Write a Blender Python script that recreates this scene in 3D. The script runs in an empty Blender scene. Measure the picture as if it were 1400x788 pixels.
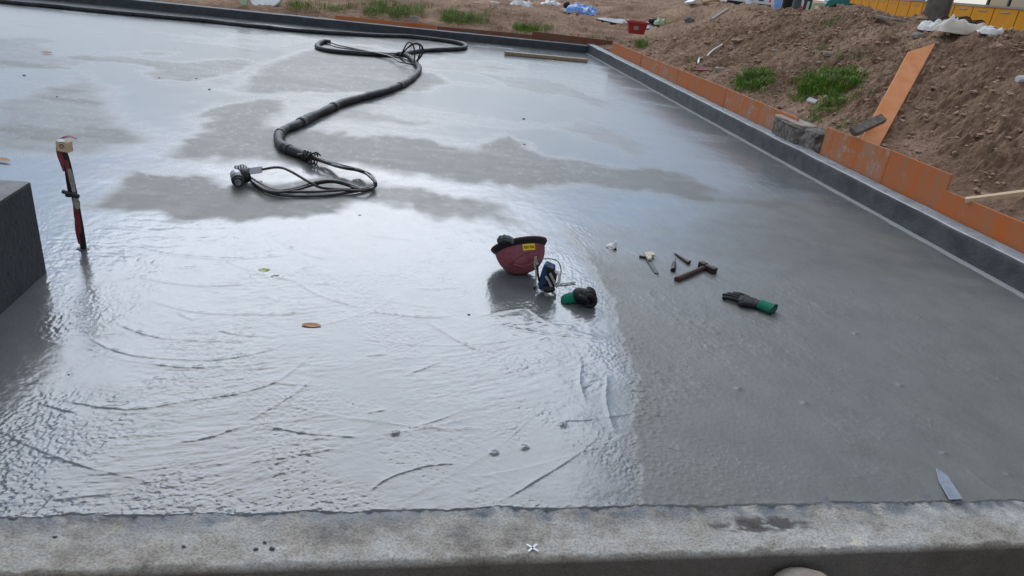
import bpy, math, random
import numpy as np
from mathutils import Vector, Matrix, noise as mnoise
random.seed(7); rng = np.random.default_rng(11)
sc = bpy.context.scene
COL = sc.collection
R = math.radians

# ------------------------------------------------------------------ camera
CAMH = 1.6; FPX = 970.0; PITCH = R(24.5); ROLL = R(6.84)
Fv = Vector((0, math.cos(PITCH), -math.sin(PITCH)))
U0 = Vector((0, math.sin(PITCH), math.cos(PITCH))); R0 = Vector((1, 0, 0))
CX = R0*math.cos(ROLL) + U0*math.sin(ROLL)
CY = -R0*math.sin(ROLL) + U0*math.cos(ROLL)
CP = Vector((0, 0, CAMH))
cam = bpy.data.cameras.new('camera'); cam_o = bpy.data.objects.new('camera', cam); COL.objects.link(cam_o)
cam.sensor_width = 36; cam.lens = FPX/1400*36; cam.clip_end = 3000; cam.clip_start = 0.05
M = Matrix.Identity(4)
for i in range(3):
    M[i][0] = CX[i]; M[i][1] = CY[i]; M[i][2] = -Fv[i]; M[i][3] = CP[i]
cam_o.matrix_world = M
sc.camera = cam_o

def ray(px, py): return (Fv*FPX + CX*(px-700) + CY*(394-py))
def at(px, py, z=0.0):
    d = ray(px, py); t = (z-CAMH)/d.z; return CP + d*t
def at_depth(px, py, Z): return CP + ray(px, py)*(Z/FPX)
def at_vert(px, py, base):
    d = ray(px, py); t = base[1]/d.y; return CP + d*t
YAW = R(11.1)
Ud = Vector((math.cos(YAW), math.sin(YAW), 0)); Vd = Vector((-math.sin(YAW), math.cos(YAW), 0))
Pc = at(803, 73)                     # far right inner corner of the slab
Pf = at(700, 697)
UR = Pc.dot(Ud); VB = Pc.dot(Vd); VF = Pf.dot(Vd)
def S(u, v, z=0.0):
    p = Ud*u + Vd*v; return Vector((p.x, p.y, z))
def uv_of(p): return p.dot(Ud), p.dot(Vd)

# ------------------------------------------------------------------ materials
def mat(name, col, rough=0.7, spec=0.4, metal=0.0, col2=None, nscale=20, bump=0.0, bscale=60, detail=6, ramp=(0.35, 0.65), stretch=(1, 1, 1), rough2=None, bdist=0.01, splash=None, sscale=9, sthr=(.60, .66), spits=False):
    m = bpy.data.materials.new(name); m.use_nodes = True
    nt = m.node_tree; b = nt.nodes['Principled BSDF']
    b.inputs['Base Color'].default_value = (*col, 1); b.inputs['Roughness'].default_value = rough
    b.inputs['Specular IOR Level'].default_value = spec; b.inputs['Metallic'].default_value = metal
    tc = nt.nodes.new('ShaderNodeTexCoord'); mp = nt.nodes.new('ShaderNodeMapping')
    nt.links.new(tc.outputs['Object'], mp.inputs['Vector']); mp.inputs['Scale'].default_value = stretch
    if col2 is not None:
        n = nt.nodes.new('ShaderNodeTexNoise'); n.inputs['Scale'].default_value = nscale; n.inputs['Detail'].default_value = detail
        n.inputs['Roughness'].default_value = 0.65
        nt.links.new(mp.outputs[0], n.inputs['Vector'])
        r = nt.nodes.new('ShaderNodeValToRGB'); r.color_ramp.elements[0].position = ramp[0]; r.color_ramp.elements[1].position = ramp[1]
        r.color_ramp.elements[0].color = (*col, 1); r.color_ramp.elements[1].color = (*col2, 1)
        nt.links.new(n.outputs['Fac'], r.inputs['Fac']); nt.links.new(r.outputs['Color'], b.inputs['Base Color'])
        if rough2 is not None:
            mr = nt.nodes.new('ShaderNodeMapRange'); mr.inputs['From Min'].default_value = ramp[0]; mr.inputs['From Max'].default_value = ramp[1]
            mr.inputs['To Min'].default_value = rough; mr.inputs['To Max'].default_value = rough2
            nt.links.new(n.outputs['Fac'], mr.inputs['Value']); nt.links.new(mr.outputs[0], b.inputs['Roughness'])
    if splash is not None:
        if spits:
            n4 = nt.nodes.new('ShaderNodeTexVoronoi'); n4.inputs['Scale'].default_value = sscale; so_ = n4.outputs['Distance']
        else:
            n4 = nt.nodes.new('ShaderNodeTexNoise'); n4.inputs['Scale'].default_value = sscale; n4.inputs['Detail'].default_value = 9; n4.inputs['Roughness'].default_value = .7; so_ = n4.outputs['Fac']
        nt.links.new(tc.outputs['Object'], n4.inputs['Vector'])
        m4 = nt.nodes.new('ShaderNodeMapRange'); m4.inputs['From Min'].default_value = sthr[0]; m4.inputs['From Max'].default_value = sthr[1]; m4.inputs['To Max'].default_value = .75; nt.links.new(so_, m4.inputs['Value'])
        x4 = nt.nodes.new('ShaderNodeMix'); x4.data_type = 'RGBA'; x4.inputs[7].default_value = (*splash, 1); nt.links.new(m4.outputs[0], x4.inputs[0])
        nt.links.new(r.outputs['Color'], x4.inputs[6]); nt.links.new(x4.outputs[2], b.inputs['Base Color'])
    if bump > 0:
        n2 = nt.nodes.new('ShaderNodeTexNoise'); n2.inputs['Scale'].default_value = bscale; n2.inputs['Detail'].default_value = 5
        nt.links.new(mp.outputs[0], n2.inputs['Vector'])
        bp = nt.nodes.new('ShaderNodeBump'); bp.inputs['Strength'].default_value = bump; bp.inputs['Distance'].default_value = bdist
        nt.links.new(n2.outputs['Fac'], bp.inputs['Height']); nt.links.new(bp.outputs[0], b.inputs['Normal'])
    return m
MT = {}
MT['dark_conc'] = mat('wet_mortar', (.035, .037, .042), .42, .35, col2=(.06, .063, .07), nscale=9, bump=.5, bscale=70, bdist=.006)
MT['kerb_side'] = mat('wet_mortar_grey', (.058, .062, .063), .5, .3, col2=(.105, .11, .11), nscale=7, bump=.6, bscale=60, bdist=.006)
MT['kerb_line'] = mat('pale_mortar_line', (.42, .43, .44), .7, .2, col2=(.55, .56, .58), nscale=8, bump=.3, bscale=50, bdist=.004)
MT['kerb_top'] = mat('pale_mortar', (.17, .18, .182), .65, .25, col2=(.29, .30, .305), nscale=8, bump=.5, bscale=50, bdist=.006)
MT['block'] = mat('block_side_shaded', (.030, .031, .034), .55, .3, col2=(.055, .055, .058), nscale=3, bump=.4, bscale=40, splash=(.006, .006, .007), sscale=16, sthr=(.17, .13), spits=True)  # side faces darkened in the colour for shade; the top stays lighter
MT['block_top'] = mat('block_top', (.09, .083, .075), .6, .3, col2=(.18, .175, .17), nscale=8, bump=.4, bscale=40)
MT['rubber'] = mat('black_rubber', (.012, .012, .013), .5, .4, col2=(.035, .034, .033), nscale=14, bump=.4, bscale=40)
MT['sheath'] = mat('dusty_rubber_sheath', (.014, .014, .014), .55, .35, col2=(.06, .058, .054), nscale=9, bump=.5, bscale=30, ramp=(.45, .8))
MT['cable'] = mat('black_cable', (.010, .010, .010), .35, .5, col2=(.03, .025, .022), nscale=20)
MT['brown_cable'] = mat('brown_cable', (.035, .014, .010), .4, .5)
MT['silver'] = mat('worn_steel', (.35, .36, .38), .4, .5, .7, col2=(.15, .15, .15), nscale=40)
MT['strip'] = mat('groove_sheen', (.22, .245, .28), .3, .5, col2=(.30, .33, .37), nscale=30)
MT['tag'] = mat('white_tag', (.75, .76, .78), .5)
MT['orange'] = mat('orange_formply', (.55, .140, .032), .6, .15, col2=(.36, .185, .105), nscale=5, stretch=(2.2, 2.2, .35), ramp=(.38, .75), bump=.15, bscale=30, splash=(.36, .30, .26), sthr=(.62, .70))
MT['orange_dusty'] = mat('dusty_formply', (.50, .150, .045), .65, .15, col2=(.36, .24, .17), nscale=5.5, stretch=(1.6, 1.6, .6), ramp=(.44, .72), bump=.2, bscale=30, splash=(.40, .36, .33), sthr=(.55, .66))
MT['orange_dark'] = mat('old_formply', (.20, .05, .022), .6, .3, col2=(.16, .09, .06), nscale=5, bump=.2)
MT['orange_pale'] = mat('sun_faded_formply', (.82, .36, .17), .65, .2, col2=(.74, .28, .10), nscale=6, stretch=(1, 1, .35), bump=.12)
MT['pine'] = mat('pale_timber', (.62, .46, .30), .75, .2, col2=(.50, .36, .22), nscale=14, stretch=(1, 1, 1), bump=.2)
MT['oldwood'] = mat('weathered_timber', (.13, .095, .075), .8, .2, col2=(.24, .20, .17), nscale=18, bump=.5)
MT['slat'] = mat('wet_timber', (.26, .19, .12), .6, .3, col2=(.36, .28, .19), nscale=14, bump=.2)
MT['hammerwood'] = mat('brown_handle', (.045, .020, .014), .55, .3, col2=(.085, .042, .03), nscale=30)
MT['iron'] = mat('rusty_iron', (.03, .018, .015), .55, .4, .3, col2=(.06, .036, .03), nscale=40, bump=.3)
MT['darksteel'] = mat('dark_steel', (.05, .052, .055), .45, .5, .5)
MT['pink'] = mat('dusty_pink_plastic', (.20, .040, .058), .45, .35, col2=(.28, .08, .095), nscale=14, bump=.08, bscale=80, rough2=.6)
MT['pinklip'] = mat('pink_brim_edge', (.38, .13, .14), .5, .4)
MT['black'] = mat('black_trim', (.010, .010, .012), .5, .4)
MT['yellow'] = mat('yellow_sticker', (.75, .50, .01), .45)
MT['glove'] = mat('dark_glove_rubber', (.006, .006, .007), .65, .25, col2=(.022, .021, .020), nscale=30, bump=.5, bscale=90)
MT['greyglove'] = mat('grey_glove_rubber', (.045, .048, .045), .7, .3, col2=(.10, .105, .10), nscale=30, bump=.6, bscale=90)
MT['green'] = mat('green_knit', (.006, .125, .07), .8, .2, col2=(.010, .175, .10), nscale=120, bump=.5, bscale=200)
MT['blue'] = mat('blue_fabric', (.018, .050, .12), .7, .3, col2=(.028, .07, .16), nscale=30, bump=.3)
MT['strap'] = mat('pale_strap', (.40, .36, .30), .8, .2, col2=(.24, .21, .18), nscale=40, bump=.3)
MT['paper'] = mat('crumpled_paper', (.72, .70, .68), .8, .2, col2=(.5, .45, .42), nscale=40)
MT['beige'] = mat('beige_plastic', (.62, .55, .40), .6, .3, col2=(.45, .38, .27), nscale=30)
MT['leafbrown'] = mat('dry_leaf', (.38, .17, .06), .6, .3, col2=(.50, .26, .11), nscale=40)
MT['leafgreen'] = mat('yellow_green_leaf', (.33, .42, .03), .6, .3)
MT['red'] = mat('red_tape', (.16, .02, .024), .55, .3, col2=(.24, .05, .05), nscale=20)
MT['white'] = mat('white_plastic', (.70, .70, .71), .45, .4, col2=(.55, .55, .56), nscale=8)
MT['whitecloth'] = mat('white_tarp', (.74, .73, .70), .8, .2, col2=(.60, .58, .54), nscale=7, bump=.2)
MT['creamcloth'] = mat('cream_sacking', (.52, .45, .36), .85, .2, col2=(.62, .56, .48), nscale=7, bump=.3)
MT['bluetarp'] = mat('blue_tarp', (.10, .26, .62), .55, .4, col2=(.55, .66, .82), nscale=6, ramp=(.5, .6))
MT['greytarp'] = mat('grey_tarp', (.06, .065, .075), .5, .4, col2=(.12, .13, .14), nscale=4)
MT['redtub'] = mat('red_plastic', (.42, .028, .022), .5, .4, col2=(.33, .03, .025), nscale=8)
MT['amber'] = mat('amber_hoarding', (.60, .26, .002), .7, .12, col2=(.52, .21, .003), nscale=2.5)
MT['amber_dark'] = mat('amber_seam', (.26, .10, .004), .8, .1)
MT['greymetal'] = mat('grey_metal', (.22, .215, .20), .6, .3, col2=(.17, .165, .155), nscale=3)
MT['pillar'] = mat('grey_brown_pillar', (.20, .18, .155), .85, .2, col2=(.11, .10, .09), nscale=4, bump=.4, bscale=20)
MT['van'] = mat('white_car_paint', (.70, .71, .74), .25, .5)
MT['taillight'] = mat('red_lens', (.55, .02, .04), .2, .5)
MT['glass'] = mat('dark_glass', (.012, .015, .018), .08, .5)
MT['teal'] = mat('teal_paint', (.012, .20, .20), .4, .4, col2=(.02, .13, .13), nscale=6)
MT['palegreen'] = mat('pale_green_paint', (.36, .45, .26), .5, .4)
MT['darkgrey'] = mat('dark_grey_plastic', (.06, .065, .075), .6, .4)
MT['lightblue'] = mat('light_blue_cloth', (.14, .36, .75), .7, .3, col2=(.28, .48, .8), nscale=7)
MT['log'] = mat('log_end', (.16, .09, .055), .85, .2, col2=(.11, .06, .04), nscale=14)
MT['bark'] = mat('dark_bark', (.02, .016, .014), .9, .1)
MT['stone'] = mat('pale_stone', (.26, .21, .17), .85, .2, col2=(.40, .34, .29), nscale=14, bump=.3)
MT['rubble'] = mat('broken_concrete', (.10, .085, .075), .9, .2, col2=(.30, .27, .24), nscale=14, bump=.6, bscale=40, ramp=(.42, .7))
MT['trunk'] = mat('tree_bark', (.08, .06, .045), .9, .1, col2=(.12, .095, .07), nscale=12, bump=.6)
MT['leaf'] = mat('tree_leaves', (.03, .07, .018), .6, .3, col2=(.06, .11, .03), nscale=2)
MT['grass'] = mat('grass_blades', (.07, .165, .014), .6, .3, col2=(.19, .31, .045), nscale=7, ramp=(.35, .62))
MT['drygrass'] = mat('dry_grass', (.17, .18, .05), .7, .3, col2=(.22, .20, .08), nscale=7)
MT['clod'] = mat('soil_clods', (.22, .14, .094), .95, .1, col2=(.48, .335, .24), nscale=9, ramp=(.3, .7), bump=.5, bscale=60)

# ------------------------------------------------------------------ mesh builder
def wloc(o):
    v = Vector((0, 0, 0))
    while o is not None: v = v + o.location; o = o.parent
    return v
class MB:
    def __init__(s): s.v = []; s.f = []; s.mi = []
    def add(s, vs, fs, mi=0):
        n = len(s.v); s.v += [tuple(v) for v in vs]; s.f += [tuple(i+n for i in f) for f in fs]; s.mi += [mi]*len(fs); return s
    def box(s, c, sx, sy, sz, ax=None, mi=0):
        """box centred on c; ax = three axis vectors"""
        if ax is None: ax = (Vector((1, 0, 0)), Vector((0, 1, 0)), Vector((0, 0, 1)))
        c = Vector(c); vs = []
        for k in (-1, 1):
            for j in (-1, 1):
                for i in (-1, 1): vs.append(c+ax[0]*(i*sx/2)+ax[1]*(j*sy/2)+ax[2]*(k*sz/2))
        return s.add(vs, [(0, 2, 3, 1), (4, 5, 7, 6), (0, 1, 5, 4), (2, 6, 7, 3), (0, 4, 6, 2), (1, 3, 7, 5)], mi)
    def bar(s, a, b, w, h, up=Vector((0, 0, 1)), mi=0, seg=1, wob=0):
        a = Vector(a); b = Vector(b); d = (b-a).normalized(); x = d.cross(up).normalized(); y = x.cross(d)
        vs = []; fs = []
        for k in range(seg+1):
            p = a.lerp(b, k/seg)
            if wob: p = p + y*random.uniform(-wob, wob)+x*random.uniform(-wob, wob)
            vs += [p-x*w/2-y*h/2, p+x*w/2-y*h/2, p+x*w/2+y*h/2, p-x*w/2+y*h/2]
        for k in range(seg):
            o = 4*k
            for j in range(4): fs.append((o+j, o+(j+1) % 4, o+4+(j+1) % 4, o+4+j))
        fs += [(3, 2, 1, 0), tuple(4*seg+j for j in range(4))]
        return s.add(vs, fs, mi)
    def tube(s, pts, rad, n=10, mi=0, cap=True):
        pts = [Vector(p) for p in pts]
        if not hasattr(rad, '__len__'): rad = [rad]*len(pts)
        vs = []; fs = []; ref = None
        for i, p in enumerate(pts):
            d = (pts[min(i+1, len(pts)-1)]-pts[max(i-1, 0)]).normalized()
            if ref is None:
                ref = Vector((0, 0, 1)) if abs(d.z) < .9 else Vector((1, 0, 0))
            x = (ref-d*ref.dot(d)).normalized(); y = d.cross(x); ref = x
            for k in range(n):
                a = 2*math.pi*k/n; vs.append(p+(x*math.cos(a)+y*math.sin(a))*rad[i])
        for i in range(len(pts)-1):
            for k in range(n):
                fs.append((i*n+k, i*n+(k+1) % n, (i+1)*n+(k+1) % n, (i+1)*n+k))
        if cap:
            fs.append(tuple(range(n-1, -1, -1))); fs.append(tuple((len(pts)-1)*n+k for k in range(n)))
        return s.add(vs, fs, mi)
    def ell(s, c, rx, ry, rz, ax=None, nu=16, nv=10, mi=0, jit=0, seed=0):
        if ax is None: ax = (Vector((1, 0, 0)), Vector((0, 1, 0)), Vector((0, 0, 1)))
        c = Vector(c); vs = []; fs = []; rr = random.Random(seed)
        for i in range(nv+1):
            t = math.pi*i/nv
            for k in range(nu):
                a = 2*math.pi*k/nu; q = 1+rr.uniform(-jit, jit)
                if i in (0, nv): q = 1
                vs.append(c+(ax[0]*(rx*math.sin(t)*math.cos(a))+ax[1]*(ry*math.sin(t)*math.sin(a))+ax[2]*(rz*math.cos(t)))*q)
        for i in range(nv):
            for k in range(nu):
                fs.append((i*nu+k, (i+1)*nu+k, (i+1)*nu+(k+1) % nu, i*nu+(k+1) % nu))
        return s.add(vs, fs, mi)
    def prism(s, base, h, mi=0):
        """base: list of points (ordered); h: vector"""
        n = len(base); base = [Vector(b) for b in base]; h = Vector(h)
        vs = base+[b+h for b in base]
        fs = [tuple(range(n-1, -1, -1)), tuple(range(n, 2*n))]+[(i, (i+1) % n, n+(i+1) % n, n+i) for i in range(n)]
        return s.add(vs, fs, mi)
    def build(s, name, mats, parent=None, loc=None, smooth=False, bevel=0, remesh=0, subsurf=0, sm_it=0):
        me = bpy.data.meshes.new(name)
        base = wloc(parent) if parent else Vector((0, 0, 0))
        if loc is None:
            if parent: l = Vector((0, 0, 0))
            else:
                a = np.array(s.v); l = Vector((float(a[:, 0].mean()), float(a[:, 1].mean()), float(a[:, 2].min())))
        else: l = Vector(loc)-base
        off = base+l
        me.from_pydata([(v[0]-off.x, v[1]-off.y, v[2]-off.z) for v in s.v], [], s.f)
        if not isinstance(mats, (list, tuple)): mats = [mats]
        for m in mats: me.materials.append(m)
        me.polygons.foreach_set('material_index', s.mi)
        if smooth: me.polygons.foreach_set('use_smooth', [True]*len(s.f))
        me.update()
        o = bpy.data.objects.new(name, me); COL.objects.link(o); o.location = l
        if parent: o.parent = parent
        if remesh:
            md = o.modifiers.new('remesh', 'REMESH'); md.mode = 'VOXEL'; md.voxel_size = remesh; md.use_smooth_shade = True
            if sm_it:
                ms = o.modifiers.new('smooth', 'SMOOTH'); ms.factor = .5; ms.iterations = sm_it
        if bevel:
            md = o.modifiers.new('bevel', 'BEVEL'); md.width = bevel; md.segments = 2; md.limit_method = 'ANGLE'
        if subsurf:
            md = o.modifiers.new('sub', 'SUBSURF'); md.levels = subsurf; md.render_levels = subsurf
        return o
def tag(o, label=None, cat=None, group=None, kind=None):
    if label: o['label'] = label
    if cat: o['category'] = cat
    if group: o['group'] = group
    if kind: o['kind'] = kind
    return o
def thing(name, loc, label, cat, group=None):
    o = bpy.data.objects.new(name, None); COL.objects.link(o); o.location = loc; o.empty_display_size = .1
    return tag(o, label, cat, group)
def spline(pts, n=8):
    """Catmull-Rom through points"""
    P = [Vector(p) for p in pts]; P = [P[0]*2-P[1]]+P+[P[-1]*2-P[-2]]; out = []
    for i in range(1, len(P)-2):
        for k in range(n):
            t = k/n; a, b, c, d = P[i-1], P[i], P[i+1], P[i+2]
            out.append(.5*((2*b)+(c-a)*t+(2*a-5*b+4*c-d)*t*t+(3*b-a-3*c+d)*t**3))
    out.append(P[-2]); return out

# ------------------------------------------------------------------ numpy noise
_perm = rng.permutation(512).astype(np.int64); _perm = np.concatenate([_perm, _perm])
_ang = rng.uniform(0, 2*np.pi, 512); _gx = np.cos(_ang); _gy = np.sin(_ang)
def perlin(x, y):
    xi = np.floor(x).astype(np.int64); yi = np.floor(y).astype(np.int64); xf = x-xi; yf = y-yi
    u = xf**3*(xf*(xf*6-15)+10); v = yf**3*(yf*(yf*6-15)+10)
    def g(ix, iy, dx, dy):
        h = _perm[(_perm[ix & 511]+iy) & 511]; return _gx[h]*dx+_gy[h]*dy
    a = g(xi, yi, xf, yf); b = g(xi+1, yi, xf-1, yf); c = g(xi, yi+1, xf, yf-1); d = g(xi+1, yi+1, xf-1, yf-1)
    return (a*(1-u)+b*u)*(1-v)+(c*(1-u)+d*u)*v
def fbm(x, y, o=4, lac=2.03, gain=.5):
    s = 0; a = 1; f = 1
    for i in range(o): s = s+a*perlin(x*f+17.3*i, y*f-9.1*i); a *= gain; f *= lac
    return s
def sstep(a, b, x): t = np.clip((x-a)/(b-a), 0, 1); return t*t*(3-2*t)
def poly_dist(X, Y, pts):
    """distance to an open polyline, along-param 0..1, signed side (left +)"""
    best = np.full(X.shape, 1e9); side = np.zeros(X.shape); par = np.zeros(X.shape); L = 0
    lens = [math.hypot(pts[i+1][0]-pts[i][0], pts[i+1][1]-pts[i][1]) for i in range(len(pts)-1)]; T = sum(lens)
    for i in range(len(pts)-1):
        ax, ay = pts[i][:2]; bx, by = pts[i+1][:2]; dx = bx-ax; dy = by-ay; l2 = dx*dx+dy*dy+1e-12
        t = np.clip(((X-ax)*dx+(Y-ay)*dy)/l2, 0, 1)
        d = np.hypot(X-ax-t*dx, Y-ay-t*dy); m = d < best
        best = np.where(m, d, best); side = np.where(m, dx*(Y-ay)-dy*(X-ax), side); par = np.where(m, (L+t*lens[i])/T, par); L += lens[i]
    return best, par, np.sign(side)
def poly_sdf(X, Y, pts):
    ins = np.zeros(X.shape, bool); n = len(pts); best = np.full(X.shape, 1e9)
    for i in range(n):
        ax, ay = pts[i][:2]; bx, by = pts[(i+1) % n][:2]; dx = bx-ax; dy = by-ay
        t = np.clip(((X-ax)*dx+(Y-ay)*dy)/(dx*dx+dy*dy+1e-12), 0, 1); best = np.minimum(best, np.hypot(X-ax-t*dx, Y-ay-t*dy))
        c = ((ay > Y) != (by > Y)) & (X < (bx-ax)*(Y-ay)/(by-ay+1e-12)+ax); ins ^= c
    return np.where(ins, -best, best)
def grid_mesh(name, X, Y, Z, m, attrs=None, smooth=True):
    nr, nc = X.shape
    co = np.stack([X, Y, Z], -1).reshape(-1, 3).astype(np.float32)
    idx = np.arange(nr*nc).reshape(nr, nc)
    q = np.stack([idx[:-1, :-1], idx[:-1, 1:], idx[1:, 1:], idx[1:, :-1]], -1).reshape(-1, 4).astype(np.int32)
    me = bpy.data.meshes.new(name); me.vertices.add(len(co)); me.vertices.foreach_set('co', co.ravel())
    me.loops.add(q.size); me.loops.foreach_set('vertex_index', q.ravel())
    me.polygons.add(len(q)); me.polygons.foreach_set('loop_start', np.arange(0, q.size, 4, dtype=np.int32))
    me.polygons.foreach_set('use_smooth', np.ones(len(q), bool))
    for k, a in (attrs or {}).items():
        at_ = me.attributes.new(k, 'FLOAT', 'POINT'); at_.data.foreach_set('value', np.asarray(a, np.float32).ravel())
    me.update(calc_edges=True); me.materials.append(m)
    o = bpy.data.objects.new(name, me); COL.objects.link(o); return o

# ------------------------------------------------------------------ the wet slab
PX = lambda L: [tuple(at(x, y)[:2]) for x, y in L]
def slab():
    nr, nc = 640, 1200
    v0, v1 = VF-.07, VB+.01
    inv = np.linspace(1/(v0), 1/(v1), nr); v = 1/inv
    # frame edges in slab coordinates for the column layout
    aL0 = uv_of(at(0, 700)); aL1 = uv_of(at(0, 8)); aR0 = uv_of(at(1400, 690)); 
    lL = aL0[0]+(v-aL0[1])*(aL1[0]-aL0[0])/(aL1[1]-aL0[1])
    aR1 = uv_of(at(1400, 420)); lR = np.minimum(aR0[0]+(v-aR0[1])*(aR1[0]-aR0[0])/(aR1[1]-aR0[1]), UR+.01)
    t = np.linspace(0, 1, nc-180); tl = np.linspace(0, 1, 120, endpoint=False); tr = np.linspace(0, 1, 61)[1:]
    Uc = np.concatenate([(lL[:, None]-2.2)+2.2*tl[None, :], lL[:, None]+(lR-lL)[:, None]*t[None, :], lR[:, None]+(UR+.012-lR)[:, None]*tr[None, :]], 1)
    Vc = np.repeat(v[:, None], Uc.shape[1], 1)
    X = Uc*Ud.x+Vc*Vd.x; Y = Uc*Ud.y+Vc*Vd.y
    h = np.zeros(X.shape)
    # dry patches
    polys = [
     ([(-40,50),(45,52),(92,58),(60,66),(140,85),(90,97),(45,97),(-40,92)], .75, .06),
     ([(70,75),(110,73),(180,76),(255,84),(330,79),(362,88),(352,92),(330,98),(300,108),(265,112),(215,106),(198,98),(215,93),(150,85)], .9, .05),
     ([(62,125),(90,109),(120,106),(150,115),(165,150),(185,165),(185,185),(150,215),(100,225),(40,215),(-40,190),(-40,140),(30,135)], .8, .12),
     ([(400,72),(445,64),(520,70),(560,80),(578,95),(615,105),(612,118),(580,128),(520,128),(430,128),(350,130),(322,118),(345,100),(366,84)], .95, .08),
     ([(186,70),(215,68),(255,70),(240,75),(200,75)], .8, .06),
     ([(215,212),(262,186),(282,180),(266,172),(300,163),(268,156),(295,143),(345,138),(385,140),(380,175),(400,184),(476,182),(503,190),(526,184),(636,205),(674,194),(682,184),(727,197),(724,207),(754,217),(800,218),(900,232),(985,262),(960,285),(860,262),(760,250),(640,245),(520,240),(420,228),(330,218)], 1.0, .07),
     ([(400,147),(450,143),(520,155),(600,163),(608,171),(520,170),(460,168),(410,165)], .8, .1),
     ([(110,292),(175,240),(190,230),(290,232),(310,245),(420,256),(470,262),(478,276),(440,302),(300,295),(200,292)], 1.0, .03),
     ([(500,262),(560,258),(640,265),(697,280),(690,290),(720,292),(700,300),(640,300),(560,290),(500,280)], .85, .05),
     ([(560,92),(600,78),(640,82),(720,92),(730,98),(650,100),(600,98)], .7, .12),
     ([(640,98),(690,100),(770,111),(785,125),(840,138),(830,150),(800,140),(740,130),(690,115)], .8, .1),
     ([(750,167),(820,168),(845,178),(890,195),(890,215),(840,205),(790,190)], .7, .12),
     ([(430,60),(520,62),(560,72),(500,78),(440,74)], .7, .1),
     ([(300,46),(420,52),(440,58),(380,66),(320,60)], .5, .2),
     ([(985,258),(1100,262),(1290,350),(1400,415),(1600,500),(1600,760),(885,760),(868,600),(905,560),(960,520),(1010,450),(960,380),(900,330)], .72, .22),
     ([(780,310),(900,300),(990,350),(1010,450),(960,540),(905,580),(875,560),(868,520),(850,470),(835,410),(800,350)], .5, .1),
    ]
    dry = np.zeros(X.shape)
    wx = X+.16*fbm(X*1.1, Y*.7, 4)+.03*fbm(X*6, Y*3, 3); wy = Y+.45*fbm(X*1.3+40, Y*.5, 4)+.06*fbm(X*8+7, Y*3, 3)
    for pl, val, soft in polys:
        P = PX(pl); near = max(p[1] for p in P) < 4.2
        xx, yy = (X*.5+wx*.5, Y*.75+wy*.25) if near else (wx, wy)
        d = poly_sdf(xx, yy, P)
        dry = np.maximum(dry, val*(1-sstep(-soft*1.6-.04, soft*1.4+.04, d+.05*fbm(X*5, Y*9, 3))))
    # faint streaks everywhere
    st = fbm(X*.5+3, Y*1.6, 4); dry = np.clip(dry+.35*sstep(.12, .5, st)*(Y > 4), 0, 1)
    # the step between two pours
    stepP = PX([(772,300),(800,350),(835,410),(850,470),(872,520),(864,580),(868,640),(880,700),(885,760)])
    jx = X+.03*fbm(X*7, Y*7, 4); jy = Y+.03*fbm(X*7+31, Y*7, 4)
    d, par_s, sd = poly_dist(jx, jy, stepP); par = par_s
    right = np.where(sd > 0, 1, -1)       # + = right of line when running toward the viewer
    s_ = d*right
    fade = sstep(0, .08, par)
    h += .0028*sstep(-.02, .02, s_)*fade*np.exp(-np.maximum(s_, 0)/.9)
    crumb = np.exp(-(np.maximum(s_, 0)/.16)**2)*(s_ > -.02)*fade
    pit = sstep(.22, .32, fbm(X*48, Y*48, 3))*np.exp(-((Vc-VF)/.45)**2)*sstep(-.1, .3, fbm(X*2.4+2, Y*2.4, 3)); h -= .0016*pit*(1-sstep(-.02, .02, s_))
    h += crumb*.0034*np.maximum(fbm(X*42, Y*42, 4)-.02, 0)*2*(.4+.6*sstep(-.2, .3, fbm(X*3, Y*3, 2))); dry = np.maximum(dry, .6*np.exp(-(s_/.05)**2)*fade)
    leftm = sstep(.02, -.02, s_)
    nearm = 1-sstep(3.6, 4.6, Y)
    # trowel arcs
    A = lambda L: PX([(x/2.188, y/2.188+280) for x, y in L]); B = lambda L: PX([(x/1.97+500, y/1.97+300) for x, y in L])
    arcs = [A([(380,110),(410,130),(520,155),(680,165),(830,155),(900,140)]), A([(370,205),(470,230),(600,245),(760,240)]), A([(400,275),(540,315),(640,328),(860,330),(990,310)]),
      A([(330,350),(450,395),(600,410),(720,410),(780,400)]), A([(220,370),(320,430),(450,460),(650,465),(800,440),(890,400)]), A([(430,475),(560,490),(720,480)]),
      A([(80,565),(200,590),(380,615),(560,590),(700,570),(820,535),(900,480),(960,430)]), A([(735,655),(880,570),(940,520)]), A([(765,655),(900,685),(1090,700)]),
      A([(870,225),(960,275),(1094,315)]), A([(110,595),(230,625)]), A([(500,720),(620,700),(740,660)]), A([(640,375),(720,392),(830,398)]), A([(530,325),(580,350)]), A([(960,175),(830,225)]),
      B([(0,250),(150,265),(250,262)]), B([(160,275),(250,330),(330,365)]), B([(290,265),(430,240)]), B([(420,230),(500,285),(640,325)]), B([(320,275),(440,305),(600,320),(680,330)]),
      B([(580,380),(575,440),(595,505)]), B([(650,415),(645,490),(668,580)]), B([(0,745),(60,700),(150,670),(230,660),(260,670)]), B([(100,425),(215,380)]), B([(730,555),(800,610),(860,635)]), B([(0,525),(60,515)]), B([(0,370),(60,365)])]
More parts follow.
